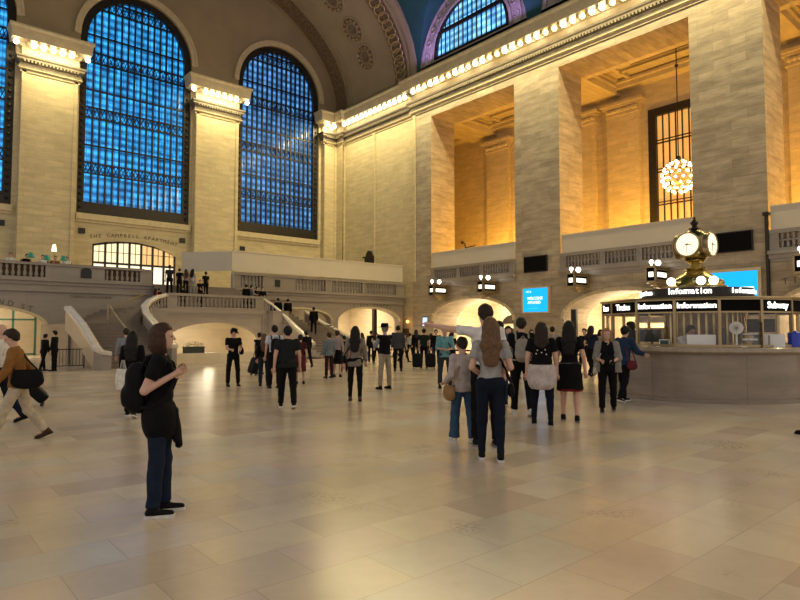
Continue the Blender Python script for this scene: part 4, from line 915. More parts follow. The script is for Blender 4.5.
# ================================================================== people: one smooth body each, clothes over it
def V(*a): return np.array(a, float)
class Field:
    """signed distance field on a grid, meshed by surface nets"""
    def __init__(s, lo, hi, h):
        s.h = h; s.lo = np.array(lo, float) - 3 * h; n = np.ceil((np.array(hi) - s.lo) / h).astype(int) + 4
        s.n = n; s.F = np.full(n, .5, np.float32)
    def _sl(s, lo, hi):
        a = np.clip(((np.array(lo) - s.lo) / s.h).astype(int), 0, s.n - 1); b = np.clip(((np.array(hi) - s.lo) / s.h).astype(int) + 2, 1, s.n)
        ax = [s.lo[i] + s.h * np.arange(a[i], b[i]) for i in range(3)]
        return tuple(slice(a[i], b[i]) for i in range(3)), ax[0][:, None, None], ax[1][None, :, None], ax[2][None, None, :]
    def _mix(s, sl, d, k):
        f = s.F[sl]; hh = np.clip(.5 + .5 * (f - d) / k, 0, 1); s.F[sl] = f * (1 - hh) + d * hh - k * hh * (1 - hh)
    def cone(s, a, b, ra, rb, k=.03, sy=1.0, clip=None):
        a = np.array(a, float); b = np.array(b, float); p = max(ra, rb) + k + 3 * s.h
        sl, x, y, z = s._sl(np.minimum(a, b) - p, np.maximum(a, b) + p); u = b - a; L2 = max(1e-9, u @ u)
        t = np.clip(((x - a[0]) * u[0] + (y - a[1]) * u[1] + (z - a[2]) * u[2]) / L2, 0, 1)
        d = np.sqrt((x - a[0] - t * u[0]) ** 2 + ((y - a[1] - t * u[1]) / sy) ** 2 + (z - a[2] - t * u[2]) ** 2) - (ra + (rb - ra) * t)
        if clip is not None:
            c, nn = clip; d = np.maximum(d, (x - c[0]) * nn[0] + (y - c[1]) * nn[1] + (z - c[2]) * nn[2])
        s._mix(sl, d, k); return s
    def ell(s, c, r, k=.03, rot=None, zmin=None, zmax=None):
        c = np.array(c, float); r = np.array(r, float); p = r.max() + k + 3 * s.h; sl, x, y, z = s._sl(c - p, c + p)
        X, Y, Z = x - c[0], y - c[1], z - c[2]
        if rot is not None:
            R = rot; X, Y, Z = (R[0, 0] * X + R[1, 0] * Y + R[2, 0] * Z), (R[0, 1] * X + R[1, 1] * Y + R[2, 1] * Z), (R[0, 2] * X + R[1, 2] * Y + R[2, 2] * Z)
        q = np.sqrt((X / r[0]) ** 2 + (Y / r[1]) ** 2 + (Z / r[2]) ** 2) + 1e-6; q2 = np.sqrt((X / r[0] ** 2) ** 2 + (Y / r[1] ** 2) ** 2 + (Z / r[2] ** 2) ** 2) + 1e-6
        d = q * (q - 1) / q2
        if zmin is not None: d = np.maximum(d, zmin - z)
        if zmax is not None: d = np.maximum(d, z - zmax)
        s._mix(sl, d, k); return s
    def sup(s, c, r, k=.02, p=4):
        c = np.array(c, float); r = np.array(r, float); q = r.max() + k + 3 * s.h; sl, x, y, z = s._sl(c - q, c + q)
        d = ((np.abs((x - c[0]) / r[0]) ** p + np.abs((y - c[1]) / r[1]) ** p + np.abs((z - c[2]) / r[2]) ** p) ** (1 / p) - 1) * r.min(); s._mix(sl, d, k); return s
    def grid(s): return (s.lo[0] + s.h * np.arange(s.n[0]))[:, None, None], (s.lo[1] + s.h * np.arange(s.n[1]))[None, :, None], (s.lo[2] + s.h * np.arange(s.n[2]))[None, None, :]
    def cut(s, fn): x, y, z = s.grid(); s.F = np.maximum(s.F, fn(x, y, z)); return s
    def ruffle(s, a, f):
        x, y, z = s.grid(); s.F = s.F + a * (np.sin(f * z + 3 * np.sin(7 * x) + 5 * y) * np.sin(f * .6 * y + 4 * z) + .6 * np.sin(f * .9 * (x + z * .6))); return s
    def surf(s):
        F = s.F.copy(); F[0] = F[-1] = .5; F[:, 0] = F[:, -1] = .5; F[:, :, 0] = F[:, :, -1] = .5
        S = F < 0; nx, ny, nz = F.shape
        c = np.zeros((nx - 1, ny - 1, nz - 1), int); off = [(i, j, k) for i in (0, 1) for j in (0, 1) for k in (0, 1)]
        for i, j, k in off: c += S[i:nx - 1 + i, j:ny - 1 + j, k:nz - 1 + k]
        act = np.argwhere((c > 0) & (c < 8))
        if len(act) == 0: return None
        idx = np.full(c.shape, -1, int); idx[tuple(act.T)] = np.arange(len(act))
        P = np.zeros((len(act), 3)); W = np.zeros(len(act))
        for a in off:
            for ax in range(3):
                if a[ax]: continue
                b = list(a); b[ax] = 1; A = act + np.array(a); B = act + np.array(b); fa = F[tuple(A.T)]; fb = F[tuple(B.T)]; m = (fa < 0) != (fb < 0)
                t = np.where(m, fa / np.where(m, fa - fb, 1), 0); q = np.array(a, float) + np.zeros((len(act), 3)); q[:, ax] += t; P += q * m[:, None]; W += m
        P = (act + P / W[:, None]) * s.h + s.lo; faces = []
        for ax in range(3):
            u, v = [(1, 2), (2, 0), (0, 1)][ax]; sa = [slice(1, None)] * 3; sa[ax] = slice(0, -1); sb = list(sa); sb[ax] = slice(1, None)
            A = S[tuple(sa)]; B = S[tuple(sb)]; e = np.argwhere(A != B); o = np.ones(3, int); o[ax] = 0; e = e + o; inside = S[tuple(e.T)]
            du = np.zeros(3, int); du[u] = 1; dv = np.zeros(3, int); dv[v] = 1; ok = np.all(e < np.array(c.shape) + 0, 1); e = e[ok]; inside = inside[ok]
            q = np.stack([idx[tuple((e - du - dv).T)], idx[tuple((e - dv).T)], idx[tuple(e.T)], idx[tuple((e - du).T)]], 1); q[~inside] = q[~inside][:, ::-1]; faces.append(q[np.all(q >= 0, 1)])
        return P, np.vstack(faces)
def field_obj(F, name, mat, parent, extra=None, label=None):
    r = F.surf()
    if r is None: return None
    P, Q = r; P = P.tolist(); Q = Q.tolist()
    if extra is not None: n = len(P); P += [tuple(v) for v in extra.v]; Q += [tuple(i + n for i in f) for f in extra.f]
    me = bpy.data.meshes.new(name); me.from_pydata(P, [], Q); me.materials.append(mat); me.polygons.foreach_set('use_smooth', [True] * len(me.polygons)); me.update()
    o = bpy.data.objects.new(name, me); COL.objects.link(o); o.parent = parent
    if label: o['label'] = label
    return o
_pal = {}
def cloth(c, rough=.85):
    k = (tuple(c), rough)
    if k not in _pal: _pal[k] = simple('cloth_%d' % len(_pal), c, rough, noise=.18, nscale=14, spec=.12)
    return _pal[k]
SKIN = {'fair': (.56, .33, .235), 'tan': (.42, .23, .145), 'dark': (.16, .085, .055)}
skinm = {k: simple('skin_' + k, c, .55, noise=.05, nscale=20) for k, c in SKIN.items()}
HAIR = {'brown': (.045, .023, .013), 'black': (.010, .008, .007), 'blond': (.30, .17, .07), 'grey': (.22, .20, .18), 'auburn': (.12, .066, .034), 'dark': (.025, .015, .010)}
hairm = {k: simple('hair_' + k, c, .6, noise=.3, nscale=30, spec=.2) for k, c in HAIR.items()}
EYEM = simple('eye_dark', (.02, .015, .012), .2); LIPM = simple('lips', (.38, .14, .11), .5)
BLK = (.0055, .0055, .0065); NAVY = (.009, .013, .026); JEAN = (.018, .034, .07); LJEAN = (.05, .11, .20); WHT = (.66, .64, .60); GRY = (.22, .21, .20); LGRY = (.36, .35, .33); KHA = (.42, .33, .22)
D = math.radians
def pose_dir(p, o, sgn): return V(math.sin(D(p)) * math.cos(D(o)), sgn * math.sin(D(o)), -math.cos(D(p)) * math.cos(D(o)))

def person(loc, rz, label, H=1.72, sex='m', fat=1.0, skin='fair', hair=('short', 'dark'), top=('tee', BLK), bottom=('trousers', NAVY), shoes=(BLK, BLK), sit=False,
           legs=((0, 0), (0, 0)), arms=((4, 8, 12, 4), (4, 8, 12, 4)), head=(0, 0), lean=0, res=.02, group=None, over=None, stance=.0, face=True, hat=None, legsout=3, fing=True):
    """legs: (hip pitch, knee bend) left then right; arms: (upper pitch, upper out, fore pitch, fore out), head: (yaw, pitch)"""
    s = H / 1.75; t = tag(thing('person', loc=loc, rz=rz, group=group), label, 'person'); sk = skinm[skin]; f = fat
    fem = sex == 'f'; shw = (.165 if fem else .185) * (1 + .25 * (f - 1)); hipw = .092
    T = lambda x, y, z: V((x + math.sin(D(lean)) * max(0, z - .95)) * s, y * s, (.95 + (z - .95) * math.cos(D(lean)) if z > .95 else z) * s)
    drop = 0
    J = {}
    for i, sg in ((0, 1), (1, -1)):
        hp, kb = legs[i]; hip = V(0, sg * hipw * s, .92 * s); kn = hip + pose_dir(hp, legsout, sg) * .43 * s; an = kn + pose_dir(hp - kb, legsout * .3, sg) * .41 * s; J[i] = [hip, kn, an]
    low = min(J[0][2][2], J[1][2][2]); drop = low - .085 * s
    if sit: drop = J[0][1][2] - .0 * s - (.50 * s - .0)
    dz = V(0, 0, drop)
    for i in (0, 1): J[i] = [p - dz for p in J[i]]
    T0 = T; T = lambda x, y, z: T0(x, y, z) - dz
    A = {}
    for i, sg in ((0, 1), (1, -1)):
        p, o, p2, o2 = arms[i]; sh = T(0, sg * shw, 1.425); el = sh + pose_dir(p, o, sg) * .29 * s; wr = el + pose_dir(p2, o2, sg) * .255 * s; A[i] = [sh, el, wr]
    allp = [q for j in J.values() for q in j] + [q for a in A.values() for q in a]
    mn = np.min(allp, 0); mx = np.max(allp, 0); mn = np.minimum(mn - .22 * s, V(-.28, -.3, 0) * s); mx = np.maximum(mx + .22 * s, V(.28, .3, 1.78) * s - dz); mn[2] = max(-.02, mn[2]) if not sit else mn[2]
    hc = T(.015, 0, 1.635); yaw, pit = head
    Rh = np.array(Matrix.Rotation(D(yaw), 3, 'Z') @ Matrix.Rotation(D(pit), 3, 'Y')); hp_ = lambda x, y, z: hc + Rh @ V(x, y, z) * s
    def torso(F, e, zhem=None, k=.04):
        kw = {}
        for c, r in (((0, 0, 1.30), (.108, .150 if fem else .165, .17)), ((.005, 0, 1.12), (.098 * f, (.120 if fem else .142) * f, .16)), ((-.005, 0, .96), (.112 * f, (.165 if fem else .155) * f, .125))):
            F.ell(T(*c), V(r[0] + e, r[1] + e, r[2] + e) * s, k * s)
        F.cone(T(0, -shw + .01, 1.415), T(0, shw - .01, 1.415), (.052 + e) * s, (.052 + e) * s, k * s)
        if fem:
            for sg in (1, -1): F.ell(T(.085, sg * .068, 1.27), V(.05 + e, .06 + e, .06 + e) * s, .03 * s)
        if f > 1.1: F.ell(T(.06, 0, 1.08), V(.10 + e, .15 + e, .13 + e) * s * f ** .5, .04 * s)
    # ---- body
    F = Field(mn, mx, res); torso(F, 0)
    F.cone(T(-.008, 0, 1.44), T(.005, 0, 1.56), .057 * s, .053 * s, .03 * s)
    F.ell(hp_(0, 0, .025), V(.092, .074, .095) * s, .02 * s, Rh); F.ell(hp_(.018, 0, -.045), V(.066, .056, .068) * s, .03 * s, Rh); F.ell(hp_(.056, 0, -.085), V(.022, .026, .022) * s, .02 * s, Rh)
    F.cone(hp_(.088, 0, .02), hp_(.106, 0, -.02), .009 * s, .014 * s, .012 * s)
    for sg in (1, -1): F.ell(hp_(-.005, sg * .076, -.005), V(.018, .008, .03) * s, .006 * s, Rh); F.ell(hp_(.072, sg * .034, .022), V(.016, .026, .009) * s, .012 * s, Rh)
    ex = MB()
    for i, sg in ((0, 1), (1, -1)):
        sh, el, wr = A[i]; F.cone(sh, el, .050 * s * f ** .7, .039 * s * f ** .5, .03 * s); F.cone(el, wr, .039 * s * f ** .5, .026 * s, .012 * s)
        d = wr - el; d = d / np.linalg.norm(d); side = np.cross(d, V(1, 0, 0) if abs(d[0]) < .8 else V(0, 0, 1)); side /= np.linalg.norm(side); nr = np.cross(side, d)
        if d[2] > -.3: side, nr = nr * 1.0, side
        F.cone(wr, wr + d * .075 * s, .024 * s, .030 * s, .012 * s)
        for q in range(4):
            b = wr + d * .085 * s + side * (q - 1.5) * .019 * s; L_ = (.070, .080, .075, .058)[q] * s; b2 = b + d * L_ * .5 + nr * .008 * s; b3 = b2 + (d * .6 + nr * .55) * L_ * .5
            ex.tube([b - d * .02 * s, b, b2, b3, b3 + (d * .4 + nr * .7) * .012 * s], [.0085 * s, .0095 * s, .0085 * s, .0075 * s, .004 * s], 6)
        b = wr + d * .03 * s - side * .026 * s; b2 = b + (d * .6 - side * .7) * .035 * s; ex.tube([b, b2, b2 + (d * .9 + nr * .2) * .035 * s, b2 + (d + nr * .3) * .042 * s], [.012 * s, .0115 * s, .009 * s, .004 * s], 6)
        hip, kn, an = J[i]; F.cone(hip, kn, .083 * s * f, .052 * s * f ** .5, .04 * s); F.cone(kn, an, .052 * s * f ** .5, .035 * s, .03 * s)
        F.ell(kn * .68 + an * .32 + V(-.018, 0, 0) * s, V(.045, .045, .09) * s, .03 * s)
        F.cone(an - V(0, 0, .03 * s), an + V(.10, 0, -.05) * s, .03 * s, .022 * s, .02 * s)
    field_obj(F, 'body', sk, t, ex)
    if face and res < .016:
        for sg in (1, -1):
            m = MB(); m.ball(tuple(hp_(.082, sg * .031, .008)), .010 * s, 8, 6); m.build('eye', EYEM, t, True)
        m = MB(); m.tube([tuple(hp_(.078, -.024, -.052)), tuple(hp_(.086, 0, -.05)), tuple(hp_(.078, .024, -.052))], [.003 * s, .007 * s, .003 * s], 6); m.build('lips', LIPM, t, True)
    # ---- hair
    kind, hcol = hair; e = .016
    if kind != 'bald':
        F = Field(hc - V(.26, .22, .62) * s, hc + V(.26, .22, .22) * s, max(res * .8, .008))
        F.ell(hp_(-.008, 0, .032), V(.098 + e, .080 + e, .100 + e * .9) * s, .02 * s, Rh)
        if kind == 'bob': F.ell(hp_(-.03, 0, -.03), V(.112, .104, .14) * s, .03 * s, Rh)
        if kind in ('short',): F.ell(hp_(-.055, 0, -.02), V(.05, .06, .07) * s, .02 * s, Rh)
        if kind in ('bob', 'long', 'mid'):
            for sg in (1, -1): F.ell(hp_(-.02, sg * .058, -.06), V(.075, .042, .105) * s, .03 * s, Rh)
            F.ell(hp_(-.05, 0, -.06), V(.062, .088, .115) * s, .03 * s, Rh)
        if kind in ('long', 'mid'):
            zb_ = 1.17 if kind == 'long' else 1.33; wd = .085 if kind == 'long' else .075
            for sg in (-1, -.33, .33, 1):
                F.cone(hp_(-.055, sg * .055, .0), T(-.118 - .012 * (1 - abs(sg)), sg * wd, 1.42), .050 * s, .044 * s, .04 * s); F.cone(T(-.118 - .012 * (1 - abs(sg)), sg * wd, 1.42), T(-.150, sg * wd * .75 + .006, zb_ + .03 * abs(sg)), .044 * s, .026 * s, .04 * s)
        if kind == 'bun': F.ell(hp_(-.10, 0, .07), V(.045, .045, .045) * s, .015 * s)
        if kind == 'tail': F.cone(hp_(-.11, 0, .03), T(-.17, 0, 1.38), .035 * s, .02 * s, .02 * s)
        x, y, z = F.grid(); X, Y, Z = x - hc[0], y - hc[1], z - hc[2]; lx = (Rh[0, 0] * X + Rh[1, 0] * Y + Rh[2, 0] * Z) / s; ly = (Rh[0, 1] * X + Rh[1, 1] * Y + Rh[2, 1] * Z) / s; lz = (Rh[0, 2] * X + Rh[1, 2] * Y + Rh[2, 2] * Z) / s
        # leave the face free; crop short hair at the nape and over the ears
        front = np.minimum(lx - .035 - .9 * np.clip(lz - .035, 0, 1) * .6, .075 - lz); F.F = np.maximum(F.F, (front + 0 * ly) * s)
        if kind in ('short', 'bun', 'tail'): F.F = np.where((lz < .12) & (F.F < .4) & (lz + .0 * lx + .0 * ly < .1), np.maximum(F.F, ((-lz - .075) + np.clip(lx + .045, 0, 1) * 1.1) * s), F.F) if kind == 'short' else np.maximum(F.F, ((-lz - .05) + np.clip(lx + .02, 0, 1) * .8) * s)
        F.ruffle(.0035 * s, 55 / s)
        field_obj(F, 'hair', hairm[hcol], t)
    if hat:
        m = MB(); ti = Matrix(Rh.tolist()).to_4x4(); o_ = hp_(-.005, 0, .075)
        if hat[0] == 'cap': m.lathe([(.105, -.02), (.106, .02), (.08, .06), (.03, .075), (.001, .076)], n=16); m.add([(.07, -.07, -.01), (.185, -.045, -.025), (.185, .045, -.025), (.07, .07, -.01), (.07, -.07, -.018), (.185, -.045, -.033), (.185, .045, -.033), (.07, .07, -.018)], [(0, 1, 2, 3), (7, 6, 5, 4), (0, 4, 5, 1), (1, 5, 6, 2), (2, 6, 7, 3)])
        else: m.lathe([(.20, -.025), (.19, -.012), (.11, -.015), (.105, .055), (.08, .095), (.001, .085)], n=18)
        m.v = [tuple(V(*o_) + Rh @ V(*v) * s) for v in m.v]; m.build('hat', cloth(hat[1]), t, True)
    # ---- top
    kind, col = top[0], top[1]; sleeve = {'tee': .62, 'tank': 0, 'long': 1.9, 'jacket': 1.93, 'elbow': 1.05}[kind]; hem = top[2] if len(top) > 2 else (.86 if kind == 'jacket' else .93)
    e = .022 if kind == 'jacket' else .013
    F = Field(mn, mx, res); torso(F, e); zt = T(0, 0, hem)[2]
    if hem < .9: F.ell(T(0, 0, .88), V(.125 * f + e, (.175) * f + e, .16) * s, .04 * s)
    F.cone(T(-.005, 0, 1.43), T(0, 0, 1.475), (.062 + e * .6) * s, (.06 + e * .3) * s, .02 * s)
    F.cut(lambda x, y, z: np.maximum(zt - z, z - T(0, 0, 1.495)[2] - (x - T(0, 0, 1.495)[0]) * -.5) + 0 * y)
    for i in (0, 1):
        sh, el, wr = A[i]; a = min(1, sleeve); ee = e + .004
        if sleeve <= 0: continue
        m1 = sh + (el - sh) * a; d = (el - sh) / np.linalg.norm(el - sh); last = sleeve <= 1
        F.cone(sh, m1 + d * (.03 if last else 0), (.045 + ee) * s * f ** .7, (.046 + ee if last else .040 + ee) * s * f ** .5, .03 * s, clip=(m1, d) if last else None)
        if not last:
            d = (wr - el) / np.linalg.norm(wr - el); m2 = el + (wr - el) * (sleeve - 1); F.cone(el, m2 + d * .03, (.042 + ee) * s * f ** .5, (.034 + ee * .6) * s, .014 * s, clip=(m2, d))
    F.ruffle(.0035 * s, 34 / s)
    field_obj(F, {'tee': 'tee_shirt', 'tank': 'tank_top', 'long': 'shirt', 'jacket': 'jacket', 'elbow': 'shirt'}[kind], cloth(col), t)
    if over:                                               # something tied or worn over: (kind, colour)
        F = Field(mn, mx, res)
        if over[0] == 'waist':
            F.ell(T(-.005, 0, .95), V(.152 * f, .205 * f, .15) * s, .03 * s); F.ell(T(.005, 0, .83), V(.158 * f, .212 * f, .18) * s, .04 * s)
            if len(over) > 2 and over[2] < .65: F.ell(T(-.01, 0, .72), V(.16 * f, .195 * f, .17) * s, .04 * s); F.cut(lambda x, y, z: np.maximum(T(0, 0, over[2] if len(over) > 2 else .70)[2] - z, z - T(0, 0, 1.03)[2]) + 0 * x + 0 * y)
            if len(over) < 4: F.cone(T(.14, .03, .95), T(.17, .05, .62), .028 * s, .036 * s, .02 * s); F.cone(T(.14, -.02, .95), T(.155, -.04, .68), .028 * s, .032 * s, .02 * s)
        if over[0] == 'vest':
            torso(F, .03); F.cut(lambda x, y, z: np.maximum(T(0, 0, .95)[2] - z, z - T(0, 0, 1.47)[2]) + 0 * x + 0 * y)
        F.ruffle(.004 * s, 30 / s); field_obj(F, {'waist': 'tied_jacket', 'vest': 'vest'}[over[0]], cloth(over[1]), t)
    # ---- bottom
    kind, col = bottom[0], bottom[1]; F = Field(mn, mx, res)
    if kind in ('trousers', 'leggings', 'wide', 'shorts'):
        e = {'leggings': .010, 'trousers': .014, 'wide': .02, 'shorts': .022}[kind]; ra = {'leggings': .043, 'trousers': .062, 'wide': .092, 'shorts': .085}[kind]
        pe = .010 if kind == 'leggings' else 0; F.ell(T(-.005, 0, .952), V((.112 * f + e + pe), (.160 * f + e + pe), .118 + e + pe) * s, .03 * s)
        for i in (0, 1):
            hip, kn, an = J[i]; F.cone(hip, kn, (.084 * f + e) * s, (.054 * f ** .5 + e) * s, .03 * s)
            if kind != 'shorts': d = (an - kn) / np.linalg.norm(an - kn); c_ = an - d * .01 * s; F.cone(kn, an + d * .02, (.054 * f ** .5 + e) * s, ra * s, .03 * s, clip=(c_, d)); F.ell(kn * .68 + an * .32 + V(-.015, 0, 0) * s, V(.047 + e * .6, .046 + e * .6, .09) * s, .03 * s)
            else:
                d = (kn - hip) / np.linalg.norm(kn - hip); 
        zc = T(0, 0, 1.03)[2]
        F.cut(lambda x, y, z: z - zc + 0 * x + 0 * y)
        if kind == 'shorts': F.cut(lambda x, y, z: J[0][1][2] + .05 - z + 0 * x + 0 * y)
        F.ruffle(.0032 * s, 36 / s); nm = {'leggings': 'leggings', 'trousers': 'trousers', 'wide': 'trousers', 'shorts': 'shorts'}[kind]
    else:
        zl = (bottom[2] if len(bottom) > 2 else .55)
        F.ell(T(-.005, 0, .96), V(.13 * f, .175 * f, .12) * s, .03 * s); kk = (J[0][1] + J[1][1]) / 2
        F.cone(T(0, -.03, .92), V(kk[0], -.04 * s, T(0, 0, zl)[2] - .05), .155 * s * f, .185 * s * f, .04 * s); F.cone(T(0, .03, .92), V(kk[0], .04 * s, T(0, 0, zl)[2] - .05), .155 * s * f, .185 * s * f, .04 * s)
        F.cut(lambda x, y, z: np.maximum(T(0, 0, zl)[2] - z, z - T(0, 0, 1.04)[2]) + 0 * x + 0 * y); F.ruffle(.006 * s, 26 / s); nm = 'skirt'
    field_obj(F, nm, cloth(col), t)
    # ---- shoes
    for i in (0, 1):
        an = J[i][2]; hp, kb = legs[i]; tilt = 0 if sit else max(0, (kb - hp)) * .55 if an[2] > .12 * s else 0
        R = np.array(Matrix.Rotation(D(tilt), 3, 'Y')); q = lambda x, y, z: an + R @ (V(x, y, z) * s)
        F = Field(an - V(.24, .12, .24) * s, an + V(.3, .12, .12) * s, min(res * .7, .012))
        F.cone(q(-.03, 0, -.042), q(.155, 0, -.055), .040 * s, .030 * s, .02 * s); F.cone(q(-.01, 0, .0), q(.02, 0, -.035), .042 * s, .044 * s, .02 * s)
        Rm = Matrix(R.tolist()); zb = lambda x, y, z: -(R[0, 2] * (x - an[0]) + R[1, 2] * (y - an[1]) + R[2, 2] * (z - an[2])) - .065 * s
        F.cut(lambda x, y, z: np.maximum(zb(x, y, z), zb(x, y, z) * -1 - (.065 + .035) * s * 1.0))
        so = field_obj(F, 'shoe', cloth(shoes[0], .6), t)
        if so is None: continue
        m = MB(); pr = [(-.075, -.03), (-.05, -.042), (.05, -.04), (.13, -.047), (.185, -.03), (.195, 0), (.185, .03), (.13, .047), (.05, .04), (-.05, .042), (-.075, .03)]
        m.plate(pr, [], 'z', -.085, -.06); m.v = [tuple(q(*v)) for v in m.v]; m.build('sole', cloth(shoes[1], .6), so)
    return t, dict(J=J, A=A, hc=hc, T=T, s=s)
def rot_loc(t, p):
    c, s_ = math.cos(t.rotation_euler.z), math.sin(t.rotation_euler.z); return (t.location.x + p[0] * c - p[1] * s_, t.location.y + p[0] * s_ + p[1] * c, t.location.z + p[2])
def attach(kind, info, label, col=BLK, size=1.0, side=-1, group=None, hand=None, dz=0):
    """bags and phones: things of their own, standing beside the person who carries them"""
    t, q = info; s = q['s']; T = q['T']; m = cloth(col, .7)
    if kind == 'backpack':
        c = T(-.20, 0, 1.2 + dz); o = tag(thing('backpack', loc=rot_loc(t, c), rz=t.rotation_euler.z), label, 'backpack'); F = Field(V(-.2, -.25, -.35), V(.2, .25, .3), .014)
        F.sup((-.0, 0, -.03), V(.095, .145, .225) * size, .02, 3); F.sup((-.075, 0, -.10), V(.05, .115, .10) * size, .02, 3); F.cut(lambda x, y, z: x - .075 + 0 * y + 0 * z); F.ruffle(.003, 30); field_obj(F, 'pack', m, o)
        for sg in (1, -1):
            y = sg * .115; b = MB(); pts = [(.04, y, .14), (.10, y, .265), (.20, y, .27), (.30, y, .19), (.335, y * 1.1, .05), (.28, y * 1.35, -.1), (.16, y * 1.6, -.2), (.04, y, -.2)]
            b.tube([V(*p) * V(s, s, s) for p in pts], .017, 6); b.build('strap', m, o, True)
        b = MB(); b.tube([(-.02, -.04, .2), (-.02, 0, .24), (-.02, .04, .2)], .01, 6); b.build('handle', m, o, True)
    elif kind == 'shoulderbag':
        c = T(-.14 if size > 1.1 else 0., side * (.17 if size > 1.1 else .25), .9 + dz) if not hand else hand; o = tag(thing('shoulder_bag', loc=rot_loc(t, c), rz=t.rotation_euler.z), label, 'bag'); F = Field(V(-.25, -.12, -.22), V(.25, .12, .2), .012)
        F.sup((0, 0, -.02), V(.15, .05, .11) * size, .03, 3); F.ell((0, 0, -.06), V(.155, .055, .08) * size, .03); F.cut(lambda x, y, z: z - .08 * size + 0 * x + 0 * y); field_obj(F, 'bag', m, o)
        e_ = T(0, -side * .04, 1.5) - c if not hand else V(0, 0, .35); b = MB(); b.tube([(-.12 * size, 0, .06), tuple(e_ * .5 + V(-.09, side * .03, .02)), tuple(e_ + V(-.05, 0, 0))], .012, 6); b.tube([(.12 * size, 0, .06), tuple(e_ * .5 + V(.10, side * .03, .02)), tuple(e_ + V(.07, 0, -.03))], .012, 6); b.build('strap', m, o, True)
    elif kind == 'tote':
        c = q['A'][0 if side > 0 else 1][2] + V(-.13 if dz else 0, side * (-.06 if dz else .03), -.38 + dz); o = tag(thing('tote_bag', loc=rot_loc(t, c), rz=t.rotation_euler.z + (PI / 4 if dz else 0)), label, 'bag'); b = MB(); vs = [(-.16, -.035, -.2), (.16, -.035, -.2), (.16, .035, -.2), (-.16, .035, -.2), (-.17, -.02, .18), (.17, -.02, .18), (.17, .02, .18), (-.17, .02, .18), (-.18, -.05, -.02), (.18, -.05, -.02), (.18, .05, -.02), (-.18, .05, -.02)]
        b.add(vs, [(3, 2, 1, 0), (0, 1, 9, 8), (1, 2, 10, 9), (2, 3, 11, 10), (3, 0, 8, 11), (8, 9, 5, 4), (9, 10, 6, 5), (10, 11, 7, 6), (11, 8, 4, 7), (4, 5, 6, 7)]); b.build('bag', m, o)
        b = MB(); 
        for y in (-.02, .02): b.tube([(-.07, y, .17), (-.03, y * .3, .34), (.03, y * .3, .34), (.07, y, .17)], .007, 5)
        b.build('handle', m, o)
    elif kind == 'phone':
        A_ = q['A'][0 if side > 0 else 1]; d = (A_[2] - A_[1]); d /= np.linalg.norm(d); c = A_[2] + d * .10 + V(0, 0, .03)
        o = tag(thing('phone', loc=rot_loc(t, c), rz=t.rotation_euler.z), label, 'phone'); b = MB(); b.obox((0, 0, 0), (.010, .075, .15), 0, 0, -.5); b.build('case', m, o); b = MB(); b.obox((-.0055, 0, -.003), (.002, .066, .138), 0, 0, -.5); b.build('screen', SCRP, o)
    return o
SCRP = emit('phone_screen', (.55, .7, 1), 1.0)
def suitcase(loc, rz, label, tilt=0, col=BLK):
    o = tag(thing('wheeled_suitcase', loc=loc, rz=rz), label, 'suitcase'); R = Matrix.Rotation(D(tilt), 3, 'Y')
    lift = -min((R @ Vector((x_, 0, 0))).z for x_ in (-.12, .12))
    def fin(m): m.v = [tuple(R @ Vector(v) + Vector((0, 0, lift))) for v in m.v]; return m
    F = Field(V(-.2, -.3, 0), V(.2, .3, .7), .016); F.sup((0, 0, .34), V(.12, .20, .29), .01, 5)
    r = F.surf(); P = [tuple(R @ Vector(p) + Vector((0, 0, lift))) for p in r[0]]; me = bpy.data.meshes.new('shell'); me.from_pydata(P, [], r[1].tolist()); me.materials.append(cloth(col, .5)); me.polygons.foreach_set('use_smooth', [True] * len(me.polygons)); b = bpy.data.objects.new('shell', me); COL.objects.link(b); b.parent = o
    m = MB(); m.tube([(-.1, -.08, .6), (-.1, -.08, 1.02), (-.1, .08, 1.02), (-.1, .08, .6)], .011, 6); fin(m).build('pull_handle', M['bronze'], o)
    for y in (-.15, .15): m = MB(); m.tube([(.09 if tilt > 0 else -.09, y - .015, .035), (.09 if tilt > 0 else -.09, y + .015, .035)], .035, 10); fin(m).build('wheel', M['black'], o)
    return o
def face_dir(x, y, rel):
    """rel: 0 faces away from the photographer, 90 faces to the right, 180 towards"""
    return PI / 2 - math.atan2(x, y) - D(rel)
# ================================================================== the crowd, nearest first
WK = ((22, 8), (-14, 22)); WK2 = ((-16, 26), (20, 6)); ST = ((2, 2), (-2, 2)); HANG = ((3, 7, 10, 3), (-3, 7, 6, 3)); READ = ((12, 6, 85, -18), (12, 6, 85, -18)); SWING = ((-20, 7, -8, 4), (18, 7, 32, 3))
SK2 = (2, 2)
# --- woman in black with the tied jacket
a = person((1.88, 5.39, 0), -0.458, 'woman in black tee with jacket tied round her waist, standing alone in the left foreground', H=1.635, sex='f', hair=('bob', 'brown'), top=('tee', BLK, .9), bottom=('trousers', (.010, .018, .034)), shoes=(BLK, (.62, .60, .56)), legsout=1, legs=((5, 4), (-1, 2)), arms=((-20, 6, 124, -14), (-22, 8, 120, -10)), head=(0, -4), res=.010, over=('waist', BLK, .70))
attach('backpack', a, 'black backpack worn by the woman in the left foreground', BLK, 1.0)
